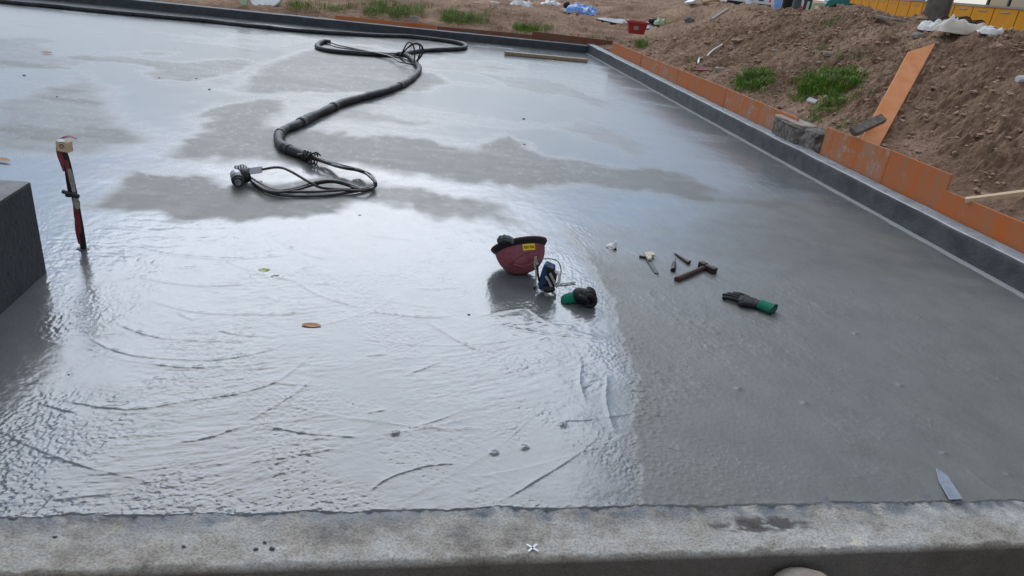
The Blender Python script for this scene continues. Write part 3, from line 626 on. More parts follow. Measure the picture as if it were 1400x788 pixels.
# grass
def grass():
    mb = MB(); rr = random.Random(9)
    def tuft(p, h, n, spread, mi=0):
        for i in range(n):
            a = rr.uniform(0, 6.28); q = rr.random()**.5*spread; b = Vector((p.x+math.cos(a)*q, p.y+math.sin(a)*q, p.z-.01))
            hh = h*rr.uniform(.5, 1.2); la = rr.uniform(0, 6.28); ln = hh*rr.uniform(.2, 1.1); w = rr.uniform(.0018, .004)*(1+h*3)
            t = Vector((math.cos(la), math.sin(la), 0)); s = Vector((-t.y, t.x, 0))*w
            m_ = b+t*ln*.35+Vector((0, 0, hh*.65)); e = b+t*ln+Vector((0, 0, hh))
            mb.add([b-s, b+s, m_+s*.8, m_-s*.8, e], [(0, 1, 2, 3), (3, 2, 4)], mi)
    def patch(poly, cnt, h, n, sp=.06, dry=.15):
        x0 = min(p[0] for p in poly); x1 = max(p[0] for p in poly); y0 = min(p[1] for p in poly); y1 = max(p[1] for p in poly); pts = []; W = min(x1-x0, (y1-y0)*2)
        while len(pts) < cnt:
            x, y = rr.uniform(x0-6, x1+6), rr.uniform(y0-4, y1+4)
            d = poly_sdf(np.array([x]), np.array([y]), poly)[0]
            d += 5*mnoise.noise(Vector((x*.16, y*.3, 0)))
            if d < -.12*W or (d < .04*W and rr.random() < .45): pts.append((x, y, min(1, .45+max(0, -d)/(.22*W))))
        for x, y, q in pts:
            tuft(on_ground(x, y), h*rr.uniform(.45, 1.25)*q, max(4, int(n*q)), sp, 1 if rr.random() < dry+.25*(1-q) else 0)
    patch([(1078,118),(1098,101),(1140,94),(1178,98),(1182,112),(1170,130),(1150,142),(1125,160),(1108,166),(1112,148),(1122,138),(1100,138),(1082,130)], 260, .10, 40)
    patch([(1005,105),(1030,92),(1055,98),(1058,112),(1045,125),(1015,128),(1003,118)], 150, .095, 36)
    patch([(865,60),(888,56),(886,68),(872,70)], 26, .13, 22)
    patch([(1110,72),(1128,64),(1122,70),(1112,76)], 10, .08, 14)
    patch([(1120,30),(1150,25),(1158,32),(1130,42)], 16, .10, 12, dry=.5)
    patch([(705,34),(752,38),(750,45),(720,46),(700,44)], 50, .14, 26, .11, .2)
    patch([(590,18),(620,14),(640,20),(668,22),(672,36),(610,36)], 90, .17, 26, .13, .3)
    patch([(490,8),(530,2),(575,8),(585,22),(560,30),(500,24)], 100, .17, 26, .13, .3)
    patch([(385,4),(430,6),(480,10),(478,20),(400,16)], 60, .15, 20, .14, .6)
    patch([(470,0),(660,2),(700,20),(600,14),(480,12)], 70, .10, 14, .16, .75)
    patch([(940,84),(960,80),(965,92),(945,96)], 8, .1, 12, dry=.4)
    patch([(1180,100),(1190,92),(1192,110),(1186,112)], 3, .15, 6, .02)
    patch([(890,72),(1000,66),(1085,100),(1070,150),(960,104)], 34, .07, 9, .06, .5)
    patch([(1095,60),(1190,58),(1215,150),(1150,175),(1180,120)], 30, .07, 9, .06, .5)
    patch([(1040,24),(1240,30),(1230,60),(1050,60)], 26, .07, 7, .08, .6)
    patch([(1230,170),(1390,200),(1395,260),(1300,235)], 10, .06, 6, .05, .7)
    patch([(760,48),(840,52),(835,58),(770,54)], 24, .1, 12, .1, .5)
    patch([(1170,165),(1185,160),(1180,180),(1165,180)], 5, .06, 14, dry=.6)
    patch([(1140,165),(1160,170),(1150,180)], 5, .06, 14, dry=.6)
    tag(mb.build('grass', [MT['grass'], MT['drygrass']], loc=(0, 0, 0)), kind='stuff')
grass()

# ================================================================== things on the slab
def project(P):
    d = Vector(P)-CP; z = d.dot(Fv); return 700+FPX*d.dot(CX)/z, 394-FPX*d.dot(CY)/z, z
def smooth_pts(L, n=8, z=0.0):
    return spline([at(p[0], p[1], p[2] if len(p) > 2 else z) for p in L], n)

def hose():
    root = thing('power_cable', at(400, 172), 'thick black sheathed cable winding across the slab, ending in loose leads and a plug', 'cable')
    r = .045
    far = [(-260,-30),(-120,-14),(0,2),(60,8),(130,15),(200,21.5),(280,29),(350,36.5),(420,43),(500,48),(560,50.5),(605,55.5),(630,60),(637,64),(630,67),(600,68.5),(577,69.5),(560,72),(548,75),(525,75.5),(490,73.5),(455,70.5),(437,66.5),(434,62),(441,58),(452,58.5)]
    P = smooth_pts(far, 7, .03)
    mb = MB(); mb.tube([p+Vector((0, 0, .008*mnoise.noise(p*1.7))) for p in P], [r*(.93+.16*mnoise.noise(p*3.1)) for p in P], 12); mb.build('sheath', MT['sheath'], root, smooth=True)
    near = [(545,74,.05),(552,75,.06),(560,78.5,.05),(567,85),(573,93),(570,101),(557,112),(540,120),(522,126),(487,135.5),(463,143),(446,151),(425,160),(405,171),(390,177),(382,184),(381,193),(386,200),(395,205),(408,210),(421,215)]
    P = smooth_pts(near, 8, .038)
    mb = MB(); mb.tube(P, [r*(.9+.20*mnoise.noise(p*4.0+Vector((3, 0, 0)))+.14*mnoise.noise(p*14)) for p in P], 12)
    # tape wraps
    o = mb.build('sheath', MT['sheath'], root, smooth=True)
    for k in (.33, .52, .63, .74, .9):
        i = int(k*len(P)); mb = MB(); mb.tube(P[i-1:i+2], r*1.05, 12); mb.build('tape_wrap', MT['rubber'], o, smooth=True)
    # bare leads lying beside the sheath in the far loop
    for k, (L, m) in enumerate([([(452,58.5),(462,62),(478,65.5),(496,69),(515,73),(535,77),(548,79)], 'brown_cable'), ([(448,60),(458,64),(475,67),(500,70),(522,74),(541,76)], 'cable'), ([(520,73),(535,78),(545,84),(556,87),(566,88)], 'cable')]):
        mb = MB(); mb.tube(smooth_pts(L, 6, .06), .011, 6); mb.build('lead', MT[m], root, smooth=True)
    # standing loops of spare lead
    base = at(567, 88, .03); b2 = at(549, 77, .05)
    def loop(L, rad=.011):
        mb = MB(); mb.tube(spline([at_vert(x, y, base) for x, y in L], 6), rad, 6); mb.build('lead_loop', MT['cable'], root, smooth=True)
    loop([(547,77),(551,70),(555,62),(559,58),(563,60),(566,66),(567,76),(566,88)])
    loop([(547,77),(555,68),(563,61),(570,59),(576,63),(577,72),(573,80),(567,88)])
    loop([(548,76),(557,66),(566,60.5),(573,62),(574,70),(572,79),(567,88)])
    loop([(546,78),(550,83),(557,87),(564,88.5)])
    loop([(566,60),(572,60.5),(574.5,61),(578,66),(577,75),(568,87)], .012)
    # leads at the near end
    s = [(408,211,.04),(424,215,.05),(448,222,.05),(470,228,.05),(493,234,.05),(508,243,.05),(513,250,.04)]
    kk = random.Random(3)
    ends = [
      [(510,256),(494,261),(470,264.5),(445,267.5),(415,268.5),(382,267),(360,260),(345,249),(335,240,.05)],
      [(508,257),(494,259),(478,253.5,.05),(464,249,.07),(448,247.5,.07),(430,250.5,.05),(412,256),(395,260),(378,261),(358,253),(340,242,.05)],
      [(509,255),(494,258.5),(478,259.5),(456,259),(438,256.5,.03),(425,250.5,.06),(412,243,.08),(400,236,.10),(388,230.5,.11),(377,229,.10),(366,230.5,.07),(358,232,.06)],
      [(512,256),(498,261),(470,260.5),(440,262),(410,262.5),(376,262),(355,254),(338,243,.04)],
      [(514,253),(506,258.5),(490,259),(470,252,.05),(452,249,.06),(432,252,.04),(408,259),(385,263),(365,261),(348,251),(334,241,.04)]]
    for k, e in enumerate(ends):
        jit = [(x+kk.uniform(-1, 1), y+kk.uniform(-2.2, 2.2), z+kk.uniform(-.015, .02)) for x, y, z in s]
        mb = MB(); mb.tube(smooth_pts(jit+e, 6, .014+.006*k), .0095 if k != 1 else .012, 7)
        mb.build('lead', MT['brown_cable' if k == 1 else 'cable'], root, smooth=True)
    for k in range(5):
        mb = MB(); q = at(416+k*4, 213+k*1.2, .045); d = Vector((1, -.3, 0)).normalized(); a0 = k*.5
        mb.tube([q+Vector((0, math.cos(t), math.sin(t)))*.042 for t in np.linspace(a0, a0+6.2, 14)], .006, 5); mb.build('tie', MT['rubber'], root, smooth=True)
    for k, (L) in enumerate([[(418,216,.06),(426,210,.09),(432,211,.08)], [(420,214,.07),(431,208.5,.09),(438,213,.06)], [(422,217,.04),(423,222,.02),(428,224,.02)]]):
        mb = MB(); mb.tube(smooth_pts(L, 5), .007, 5); mb.build('lead', MT['cable'], root, smooth=True)
    # plug: black body with a steel band, a clamp and a second barrel
    c = at(324, 243, .055)
    ax = (at(327, 250, .055)-at(321, 233, .055)).normalized(); right = Vector((ax.y, -ax.x, 0))
    mb = MB(); mb.tube([c-ax*0.0936, c-ax*0.0546, c-ax*0.0530, c-ax*0.0156], [.027, .027, .037, .037], 20); pb = mb.build('plug', MT['black'], root, smooth=False)
    mb = MB(); mb.tube([c-ax*0.0663, c+ax*0.0156], .040, 20); mb.build('plug_band', MT['silver'], pb, smooth=False)
    mb = MB(); mb.tube([c+ax*0.0156, c+ax*0.0780, c+ax*0.0819, c+ax*0.1014], [.043, .043, .032, .032], 20); mb.build('plug_collar', MT['rubber'], pb, smooth=False)
    mb = MB(); mb.tube([c+ax*0.0624+right*.005, c+ax*0.1209+right*.005], [.02, .02], 14); mb.build('plug_pin', MT['silver'], pb)
    mb = MB(); q = at(333, 236, .06); mb.tube([q-ax*0.1014, q-ax*0.0780, q+ax*0.1248], [.025, .038, .038], 12); mb.tube([q+ax*0.0156-right*.02, q+ax*0.0156+right*.05], .03, 10); mb.build('plug_clamp', MT['rubber'], root, smooth=True)
    for k in range(4):
        mb = MB(); q0 = q+right*(-.01+.018*k)-ax*.12; mb.tube([q0, q0+ax*.1+Vector((0, 0, .04)), q0+ax*.22], .009, 6); mb.build('lead', MT['cable'], root, smooth=True)
    a, b = at(340, 234, .06), at(358, 231.5, .06)
    mb = MB(); mb.bar(a, b, .02, .052); mb.build('white_label', MT['tag'], root, bevel=.004)
hose()

def stake():
    base = at(114, 342); top = at_vert(86, 192, base)
    root = thing('marker_stake', base, 'slender dark stake wrapped in red and white tape, standing beside the concrete block', 'stake')
    mid = base.lerp(top, .55)+Vector((.0, 0, 0))
    R_ = [base-Vector((0, 0, .05))]+[at_vert(x, y, base) for x, y in ((113,330),(108,300),(101.5,266),(96,240),(90,216),(85,204))]; mb = MB(); mb.tube(spline(R_, 4), .015, 10); mb.build('rod', MT['black'], root, smooth=True)
    d = (top-base)
    mb = MB(); mb.ell(base+Vector((0, 0, .002)), .034, .028, .008, jit=.2, nu=12, nv=6); mb.build('mortar_foot', MT['dark_conc'], root, smooth=True)
    # tape strips, twisted ribbons
    def ribbon(name, pts, w, m, tw=0.0, face=Vector((.25, -1, 0))):
        mb = MB(); P = spline(pts, 5); f = face.normalized(); n = len(P); vs = []; fs = []
        for i, p in enumerate(P):
            t = (P[min(i+1, n-1)]-P[max(i-1, 0)]).normalized(); s = t.cross(f).normalized(); a = tw*i/n; s = s*math.cos(a)+f*math.sin(a); ww = w if not hasattr(w, '__len__') else w[0]+(w[1]-w[0])*math.sin(math.pi*i/(n-1))
            th = s.cross(t)*.0012
            vs += [p-s*ww/2-th, p+s*ww/2-th, p+s*ww/2+th, p-s*ww/2+th]
        for i in range(n-1):
            o = 4*i
            for j in range(4): fs.append((o+j, o+(j+1) % 4, o+4+(j+1) % 4, o+4+j))
        mb.add(vs, fs+[(0, 1, 2, 3), tuple(4*(n-1)+k for k in range(4))]); return mb.build(name, m, root, smooth=False)
    px = lambda x, y: at_vert(x, y, base)+Vector((0, -.016, 0))
    ribbon('red_tape', [px(83,200), px(86,211), px(90,222), px(93,233)], (.026, .034), MT['red'], .5)
    ribbon('red_tape', [px(93,218), px(96,232), px(100,250)], (.014, .018), MT['red'], .3)
    ribbon('white_tape', [px(97,230), px(101,245), px(104,262)], (.014, .022), MT['strap'], .3)
    ribbon('red_tape', [px(104,274), px(108,296), px(112,318)], (.012, .026), MT['red'], .2)
    ribbon('white_tape', [px(105,268), px(107,276), px(109,285)], (.012, .034), MT['strap'], .2)
    ribbon('red_tape', [px(107,300), px(109,315), px(112,332)], (.016, .022), MT['red'], .4)
    ribbon('dark_tape', [px(93,226), px(96,246), px(99,266)], (.018, .02), MT['black'], .1)
    q = px(98, 264); mb = MB(); mb.tube([q-d*.02, q+d*.02], .021, 10); mb.tube([q+Vector((-.03, -.005, .01)), q+Vector((.05, -.01, -.005))], .011, 8); mb.build('tape_knot', MT['rubber'], root, smooth=True)
    # pale wood block on top
    c = at_vert(89, 199.5, base)+Vector((0, -.005, 0)); mb = MB(); x = CX.copy(); x.z = 0; x.normalize(); y = Vector((-x.y, x.x, 0))
    rot = (x*.98+Vector((0, 0, -.08)), y, Vector((0, 0, 1)))
    mb.box(c, .058, .045, .050, rot); w = mb.build('wood_cap', MT['pine'], root, bevel=.003)
    mb = MB(); mb.tube([c+Vector((.006, -.03, .006))+Vector((math.cos(t)*.009, 0, math.sin(t)*.009)) for t in np.linspace(0, 5.6, 14)], .002, 5); mb.build('nail', MT['iron'], w)
    ribbon('red_tape', [at_vert(79,193,base), at_vert(88,188,base), at_vert(97,187,base), at_vert(104,190,base)], (.014, .022), MT['red'], 1.0, Vector((0, -.6, .8)))
    ribbon('white_tape', [at_vert(78,194,base)+Vector((0, -.02, 0)), at_vert(86,191,base)+Vector((0, -.02, 0)), at_vert(93,192,base)+Vector((0, -.02, 0))], (.012, .022), MT['tag'], .3, Vector((0, -.6, .8)))
stake()

def helmet():
    base = at(706, 368)
    root = thing('hard_hat', base, 'dusty pink hard hat resting upside down on its crown, yellow sticker at the rim', 'hard hat')
    a, b, h = .137, .113, .158       # half length, half width, depth
    tilt = R(-40); roll = R(15)
    Rm = Matrix.Rotation(R(8), 3, 'Z') @ Matrix.Rotation(roll*-1, 3, 'Y') @ Matrix.Rotation(tilt, 3, 'X')
    def dome(k, t, inset=0.0):
        # t 0 crown (down) .. 1 rim ; k angle
        ph = t*math.pi/2; q = math.sin(ph)**.86
        rx, ry = (a-inset)*q, (b-inset)*q; z = -math.cos(ph)**.9*(h-inset)
        if t > .999: z = 0
        # raised central rib and side grooves
        xx = math.cos(k); yy = math.sin(k)
        rib = .006*math.exp(-((yy*q)/.20)**2)*(t < .93)-.003*math.exp(-((abs(yy*q)-.46)/.035)**2)*(.1 < t < .9)
        g = 1+rib/.12
        return Vector((rx*xx*g, ry*yy*g, z*g))
    n = 72; rows = 26
    pts = [[dome(2*math.pi*k/n, i/rows) for k in range(n)] for i in range(rows+1)]
    inn = [[dome(2*math.pi*k/n, i/rows, .004) for k in range(n)] for i in range(rows+1)]
    zmin = min((Rm@p).z for r_ in pts for p in r_)
    off = base+Vector((0, 0, -zmin-.003))
    T = lambda p: Rm@p+off
    mb = MB(); vs = [T(p) for r_ in pts for p in r_]; fs = [(i*n+k, i*n+(k+1) % n, (i+1)*n+(k+1) % n, (i+1)*n+k) for i in range(rows) for k in range(n)]
    mb.add(vs, fs); vi = [T(p) for r_ in inn for p in r_]; mb.add(vi, [tuple(reversed(f)) for f in fs]); mb.build('shell', MT['pink'], root, smooth=True)
    # brim: flared band coloured black for its shade, with a pink lip
    def ring(r0, r1, mname, name, th=.004):
        mb = MB(); prof = [r0, r1, (r1[0], r1[1]+th), (r0[0], r0[1]+th)]; vs = []; fs = []
        for k in range(n):
            t = 2*math.pi*k/n; ext = 1+.45*max(0, -math.cos(t))**3 if False else 1
            for (o, z) in prof: vs.append(T(Vector(((a+o*ext)*math.cos(t), (b+o*ext)*math.sin(t), z))))
        for k in range(n):
            for j in range(4): fs.append((k*4+j, k*4+(j+1) % 4, ((k+1) % n)*4+(j+1) % 4, ((k+1) % n)*4+j))
        mb.add(vs, fs); return mb.build(name, MT[mname], root, smooth=False)
    ring((.0008, -.027), (.020, -.008), 'black', 'brim_shade', .010)
    ring((.004, .0045), (.026, .0015), 'pinklip', 'brim_lip', .005)
    # dark lining and harness seen inside
    mb = MB(); lin = [[dome(2*math.pi*k/24, i/8, .012) for k in range(24)] for i in range(9)]
    mb.add([T(p) for r_ in lin for p in r_], [(i*24+k, (i+1)*24+k, (i+1)*24+(k+1) % 24, i*24+(k+1) % 24) for i in range(8) for k in range(24)]); mb.build('lining', MT['black'], root, smooth=True)
    # yellow sticker following the shell, facing the camera right of centre
    def patch(k0, k1, t0, t1, nu, nv, mname, name, lift, parent):
        mb = MB(); vs = []
        for j in range(nv+1):
            for i in range(nu+1):
                p = dome(k0+(k1-k0)*i/nu, t0+(t1-t0)*j/nv); nrm = Vector((p.x/a/a, p.y/b/b, p.z/h/h)).normalized(); vs.append(T(p+nrm*lift))
        mb.add(vs, [(j*(nu+1)+i, j*(nu+1)+i+1, (j+1)*(nu+1)+i+1, (j+1)*(nu+1)+i) for j in range(nv) for i in range(nu)]); return mb.build(name, MT[mname], parent, smooth=True)
    st = patch(R(-84), R(-52), .76, .90, 8, 4, 'yellow', 'sticker', .0016, root)
    # rows of small dark print on the sticker
    rr = random.Random(2); mbp = MB(); ch = 0
    for k in range(11):
        t0 = R(-81)+R(27)*k/11
        if k in (5,): continue
        for (q0, q1, s0, s1) in ([(.80,.86,0,.35),(.80,.82,.35,.9)] if k % 2 else [(.80,.86,0,.3),(.84,.86,.3,.9),(.80,.86,.65,.95)]):
            vs = []
            for (ka, ta) in ((s0, q0), (s1, q0), (s1, q1), (s0, q1)):
                kk = t0+R(2.2)*ka; p = dome(kk, ta); nrm = Vector((p.x/a/a, p.y/b/b, p.z/h/h)).normalized(); vs.append(T(p+nrm*.0022))
            mbp.add(vs, [(0, 1, 2, 3)])
    mbp.build('print', MT['black'], st)
    # curved groove lines moulded in the shell
    def line(pts_, nm, m, rad=.0016):
        mb = MB(); mb.tube([T(dome(k, t)*1.004) for k, t in pts_], rad, 6); mb.build(nm, m, root, smooth=True)
    line([(R(-128)+R(80)*s, .50+.22*math.sin(math.pi*.5*s)) for s in np.linspace(0, 1, 16)], 'groove', MT['black'], .0013)
    line([(R(-122)+R(75)*s, .47-.16*math.sin(math.pi*s)) for s in np.linspace(0, 1, 16)], 'ridge', MT['pinklip'], .0020)
    return T, a, b
HT, HA, HB = helmet()

def chain_points(start, dirs):
    P = [start]
    for d, l in dirs: P.append(P[-1]+d*l)
    return P
def glove(base, fwd, label, matl, cuffm, curl=.25, folded=False, scale=1.0, splay=.10, name='work_glove'):
    """fwd = direction from cuff to fingertips on the ground"""
    f = Vector((fwd.x, fwd.y, 0)).normalized(); s = Vector((f.y, -f.x, 0)); up = Vector((0, 0, 1)); k = scale
    root = thing(name, base, label, 'glove')
    mb = MB()
    c = base+f*.055*k+up*.021*k
    mb.ell(c, .060*k, .052*k, .018*k, (f, s, up)); mb.ell(c-f*.045*k, .045*k, .038*k, .022*k, (f, s, up)); mb.ell(c+f*.035*k, .030*k, .053*k, .016*k, (f, s, up))
    for i, (o, L) in enumerate(((-.044, .082), (-.015, .096), (.016, .090), (.045, .074))):
        d = (f+s*(o*splay*30)).normalized(); p = c+f*.05*k+s*o*k; pts = [p-f*.02*k, p]
        ang = 0; dz = .10+.15*random.random()
        for j in range(4):
            ang += curl*(.5+.5*random.random()); dd = (d*math.cos(ang)+up*(dz-math.sin(ang)*.9)).normalized(); pts.append(pts[-1]+dd*L*k/4)
        for q in pts: q.z = max(q.z, base.z+.011*k)
        mb.tube(spline(pts, 3), [.0112*k]*(3*(len(pts)-1)-1)+[.010*k, .007*k], 8)
    th = c-f*.01*k-s*.040*k; pts = [th+s*.02*k, th, th+(f*.7-s*.7)*.028*k+up*.004, th+(f*.95-s*.6)*.052*k-up*.004*k]
    mb.tube(spline(pts, 3), [.015*k]*7+[.013*k]*2+[.009*k], 8)
    mb.build('hand', matl, root, remesh=.0034*k, sm_it=2)
    # knitted cuff
    mbc = MB(); n = 20; vs = []; fs = []
    for i, (x, w, t) in enumerate(((.012, .039, .023), (-.01, .038, .023), (-.032, .040, .0235), (-.054, .043, .0245), (-.060, .044, .025), (-.060, .040, .021), (-.03, .036, .019))):
        for j in range(n):
            a_ = 2*math.pi*j/n; vs.append(base+f*x*k+s*math.cos(a_)*w*k+up*(max(.026+math.sin(a_)*t, .003))*k)
    for i in range(6):
        for j in range(n): fs.append((i*n+j, i*n+(j+1) % n, (i+1)*n+(j+1) % n, (i+1)*n+j))
    mbc.add(vs, fs); cu = mbc.build('cuff', cuffm, root, smooth=True)
    mbe = MB(); mbe.tube([base-f*.060*k+s*math.cos(t)*.044*k+up*(max(.026+math.sin(t)*.025, .004))*k for t in np.linspace(0, 2*math.pi, 21)], .0035*k, 6); mbe.build('cuff_edge', MT['black'], cu, smooth=True)
    return root
p0 = at(1040, 424); p1 = at(995, 407)
glove(p0, p1-p0, 'dark rubber work glove with green cuff lying flat beyond the hammer', MT['glove'], MT['green'], curl=.18, scale=1.12)

def curled_glove():
    base = at(790, 414)
    root = thing('work_glove', base, 'dark rubber work glove rolled into a ball, green cuff showing, beside the goggles', 'glove')
    x = Vector((1, .05, 0)).normalized(); y = Vector((-.05, 1, 0)).normalized(); up = Vector((0, 0, 1))
    mb = MB(); c = base+x*.022+up*.040
    mb.ell(c, .060, .052, .042, (x, y, up)); mb.ell(c-x*.024+up*.004, .036, .05, .040, (x, y, up))
    for i, o in enumerate((-.036, -.012, .012, .034)):
        pts = [c+x*.02+y*o*1.1+up*.032, c+x*.046+y*o*1.15+up*.024, c+x*.064+y*o*1.15-up*.004, c+x*.050+y*o*1.1-up*.028, c+x*.018+y*o-up*.033]
        if i == 0: pts = [p+Vector((-.004, -.012, .002)) for p in pts]
        mb.tube(spline(pts, 4), [.0135]*15+[.012, .010], 8)
    pts = [c-x*.03-y*.045+up*.016, c+x*.0-y*.058+up*.012, c+x*.028-y*.056-up*.006]; mb.tube(spline(pts, 4), [.014]*6+[.012, .012, .009], 8)
    mb.build('hand', MT['glove'], root, remesh=.0042, sm_it=2)
    mb = MB(); n = 18; vs = []; fs = []; 
    for i, (t, w, hh) in enumerate(((-.012, .036, .030), (-.036, .040, .029), (-.060, .046, .024), (-.080, .050, .016), (-.082, .048, .011), (-.05, .038, .018))):
        for j in range(n):
            a_ = 2*math.pi*j/n; vs.append(base+x*(t-.010*math.cos(a_))+y*math.sin(a_)*w*.9+up*max(.002, hh+math.cos(a_)*hh*.95-(0.004*i)))
    for i in range(5):
        for j in range(n): fs.append((i*n+j, i*n+(j+1) % n, (i+1)*n+(j+1) % n, (i+1)*n+j))
    mb.add(vs, fs); mb.build('cuff', MT['green'], root, smooth=True)
curled_glove()

# grey glove draped over the far rim of the hard hat
def rim_glove():
    c = min((HT(Vector((HA*1.06*math.cos(t), HB*1.06*math.sin(t), .006))) for t in np.linspace(0, 6.28, 90)), key=lambda q: (project(q)[0]-690)**2+(project(q)[1]-327)**2)+Vector((0, .0, .016))
    root = thing('work_glove', c, 'grey crumpled work glove perched on the far rim of the pink hard hat', 'glove')
    mb = MB(); mb.ell(c+Vector((0, 0, .0)), .036, .026, .022, jit=.06, seed=1); mb.ell(c+Vector((.025, .01, -.002)), .022, .02, .017); mb.ell(c+Vector((-.032, 0, -.012)), .016, .02, .020)
    for dx, dz, l in ((-.03, .012, .03), (-.008, .02, .035), (.014, .018, .035), (.033, .008, .03)):
        p = c+Vector((dx, -.008, dz)); mb.tube([p-Vector((0, -.02, .01)), p, p+Vector((.008, -.018, -.004)), p+Vector((.006, -.028, -.020))], [.010, .011, .0105, .008], 8)
    mb.build('hand', MT['greyglove'], root, remesh=.004, sm_it=2)
    mb = MB(); mb.ell(c+Vector((-.030, .0, -.022)), .012, .016, .012, jit=.1); mb.build('cuff', MT['black'], root, smooth=True)
rim_glove()

def strap_bundle():
    base = at(748, 402); px = lambda x, y, dy=0.0: at_vert(x, y, base+Vector((0, dy, 0)))
    root = thing('goggles', base, 'blue and black padded goggles with pale straps and thin hoop, beside the hard hat', 'goggles')
    # blue padded cover standing on edge
    P = [px(736,395), px(735,389), px(739,375), px(743,363), px(746,362), px(757,368), px(756,378), px(751,392), px(748,398), px(740,399)]
    mb = MB(); mb.prism([p+Vector((0, .0, 0)) for p in P], Vector((.012, .055, .004))); mb.build('pad', MT['blue'], root, bevel=.008)
    mb = MB(); P2 = [px(746,364,-.01), px(757,368,-.01), px(761,380,-.01), px(758,396,-.01), px(749,399,-.01), px(745,394,-.01), px(748,380,-.01)]
    mb.prism(P2, Vector((.004, .05, 0))); mb.build('lens_frame', MT['black'], root, bevel=.006)
    def strap(L, w, m='strap', name='strap', t=.004, dy=-.03):
        mb = MB(); P = spline([px(x, y, dy) for x, y in L], 5); n = len(P)
        for i in range(n-1): pass
        f = Vector((.35, -.8, .5)).normalized(); vs = []; fs = []
        for i, p in enumerate(P):
            tt = (P[min(i+1, n-1)]-P[max(i-1, 0)]).normalized(); s = tt.cross(f).normalized()*w/2; u = s.cross(tt).normalized()*t/2
            vs += [p-s-u, p+s-u, p+s+u, p-s+u]
        for i in range(n-1):
            o = 4*i
            for j in range(4): fs.append((o+j, o+(j+1) % 4, o+4+(j+1) % 4, o+4+j))
        mb.add(vs, fs+[(0, 1, 2, 3), tuple(4*n-4+k for k in range(4))]); mb.build(name, MT[m], root, smooth=False)
    strap([(746,378),(750,384),(754,393),(756,402)], .013); strap([(752,374),(756,382),(760,390),(762,393)], .014); strap([(743,395),(744,401),(750,405),(757,406)], .012); strap([(757,401),(759,404),(757,407)], .014)
    strap([(733,351),(731,362),(733,374),(732,388),(731,395)], .009, 'strap', dy=-.01); strap([(732,352),(733,358),(735,362)], .014, 'strap', dy=.0)
    strap([(758,371),(763,374),(765,381),(762,390)], .014, 'paper', dy=.0)
    mb = MB(); mb.ell(px(731,394,-.01), .008, .008, .012); mb.build('buckle', MT['black'], root, smooth=True)
    def rod(L, rad, m, name='hoop', dy=.02):
        mb = MB(); mb.tube(spline([px(x, y, dy) for x, y in L], 6), rad, 7); mb.build(name, MT[m], root, smooth=True)
    rod([(735,362),(736,357),(742,354.5),(752,354),(761,356.5),(766,364),(767,373),(764,383),(761,388)], .0028, 'darksteel')
    rod([(735,362),(735,372),(737,384)], .006, 'black', 'strap', .0)
    a, b = at(763, 388.5, .008), at(787, 386, .008)
    mb = MB(); mb.bar(a, b, .012, .003, seg=5, wob=.001); mb.build('strap_end', MT['strap'], root)
    mb = MB(); mb.ell(px(750,395,-.02)+Vector((0, 0, -.0)), .035, .03, .022, jit=.1); mb.build('strap_tangle', MT['black'], root, smooth=True)
strap_bundle()

def hammer():
    base = at(950, 372); a = at(925, 382.5, .016); b = at(962, 366.5, .018)
    root = thing('hammer', base, 'rusty club hammer with brown wooden handle lying on the wet slab', 'hammer')
    d = (b-a).normalized(); mb = MB(); P = [a+(b-a)*t for t in np.linspace(0, 1.06, 9)]
    mb.tube(P, [.0185, .0185, .0175, .017, .0165, .016, .0155, .015, .015], 14); hd = mb.build('handle', MT['hammerwood'], root, smooth=True, bevel=.002)
    s = Vector((d.y, -d.x, 0)); h0 = at(957, 361, .022); h1 = at(978, 371.5, .022); dd = (h1-h0).normalized(); c = (h0+h1)/2; L = (h1-h0).length
    mb = MB(); mb.bar(h0, h0+dd*L*.36, .040, .040); mb.bar(h0+dd*(L*.36+.0), h0+dd*L*.64, .032, .034); mb.bar(h0+dd*L*.64, h1, .040, .040); mb.build('head', MT['iron'], root, bevel=.004)
hammer()
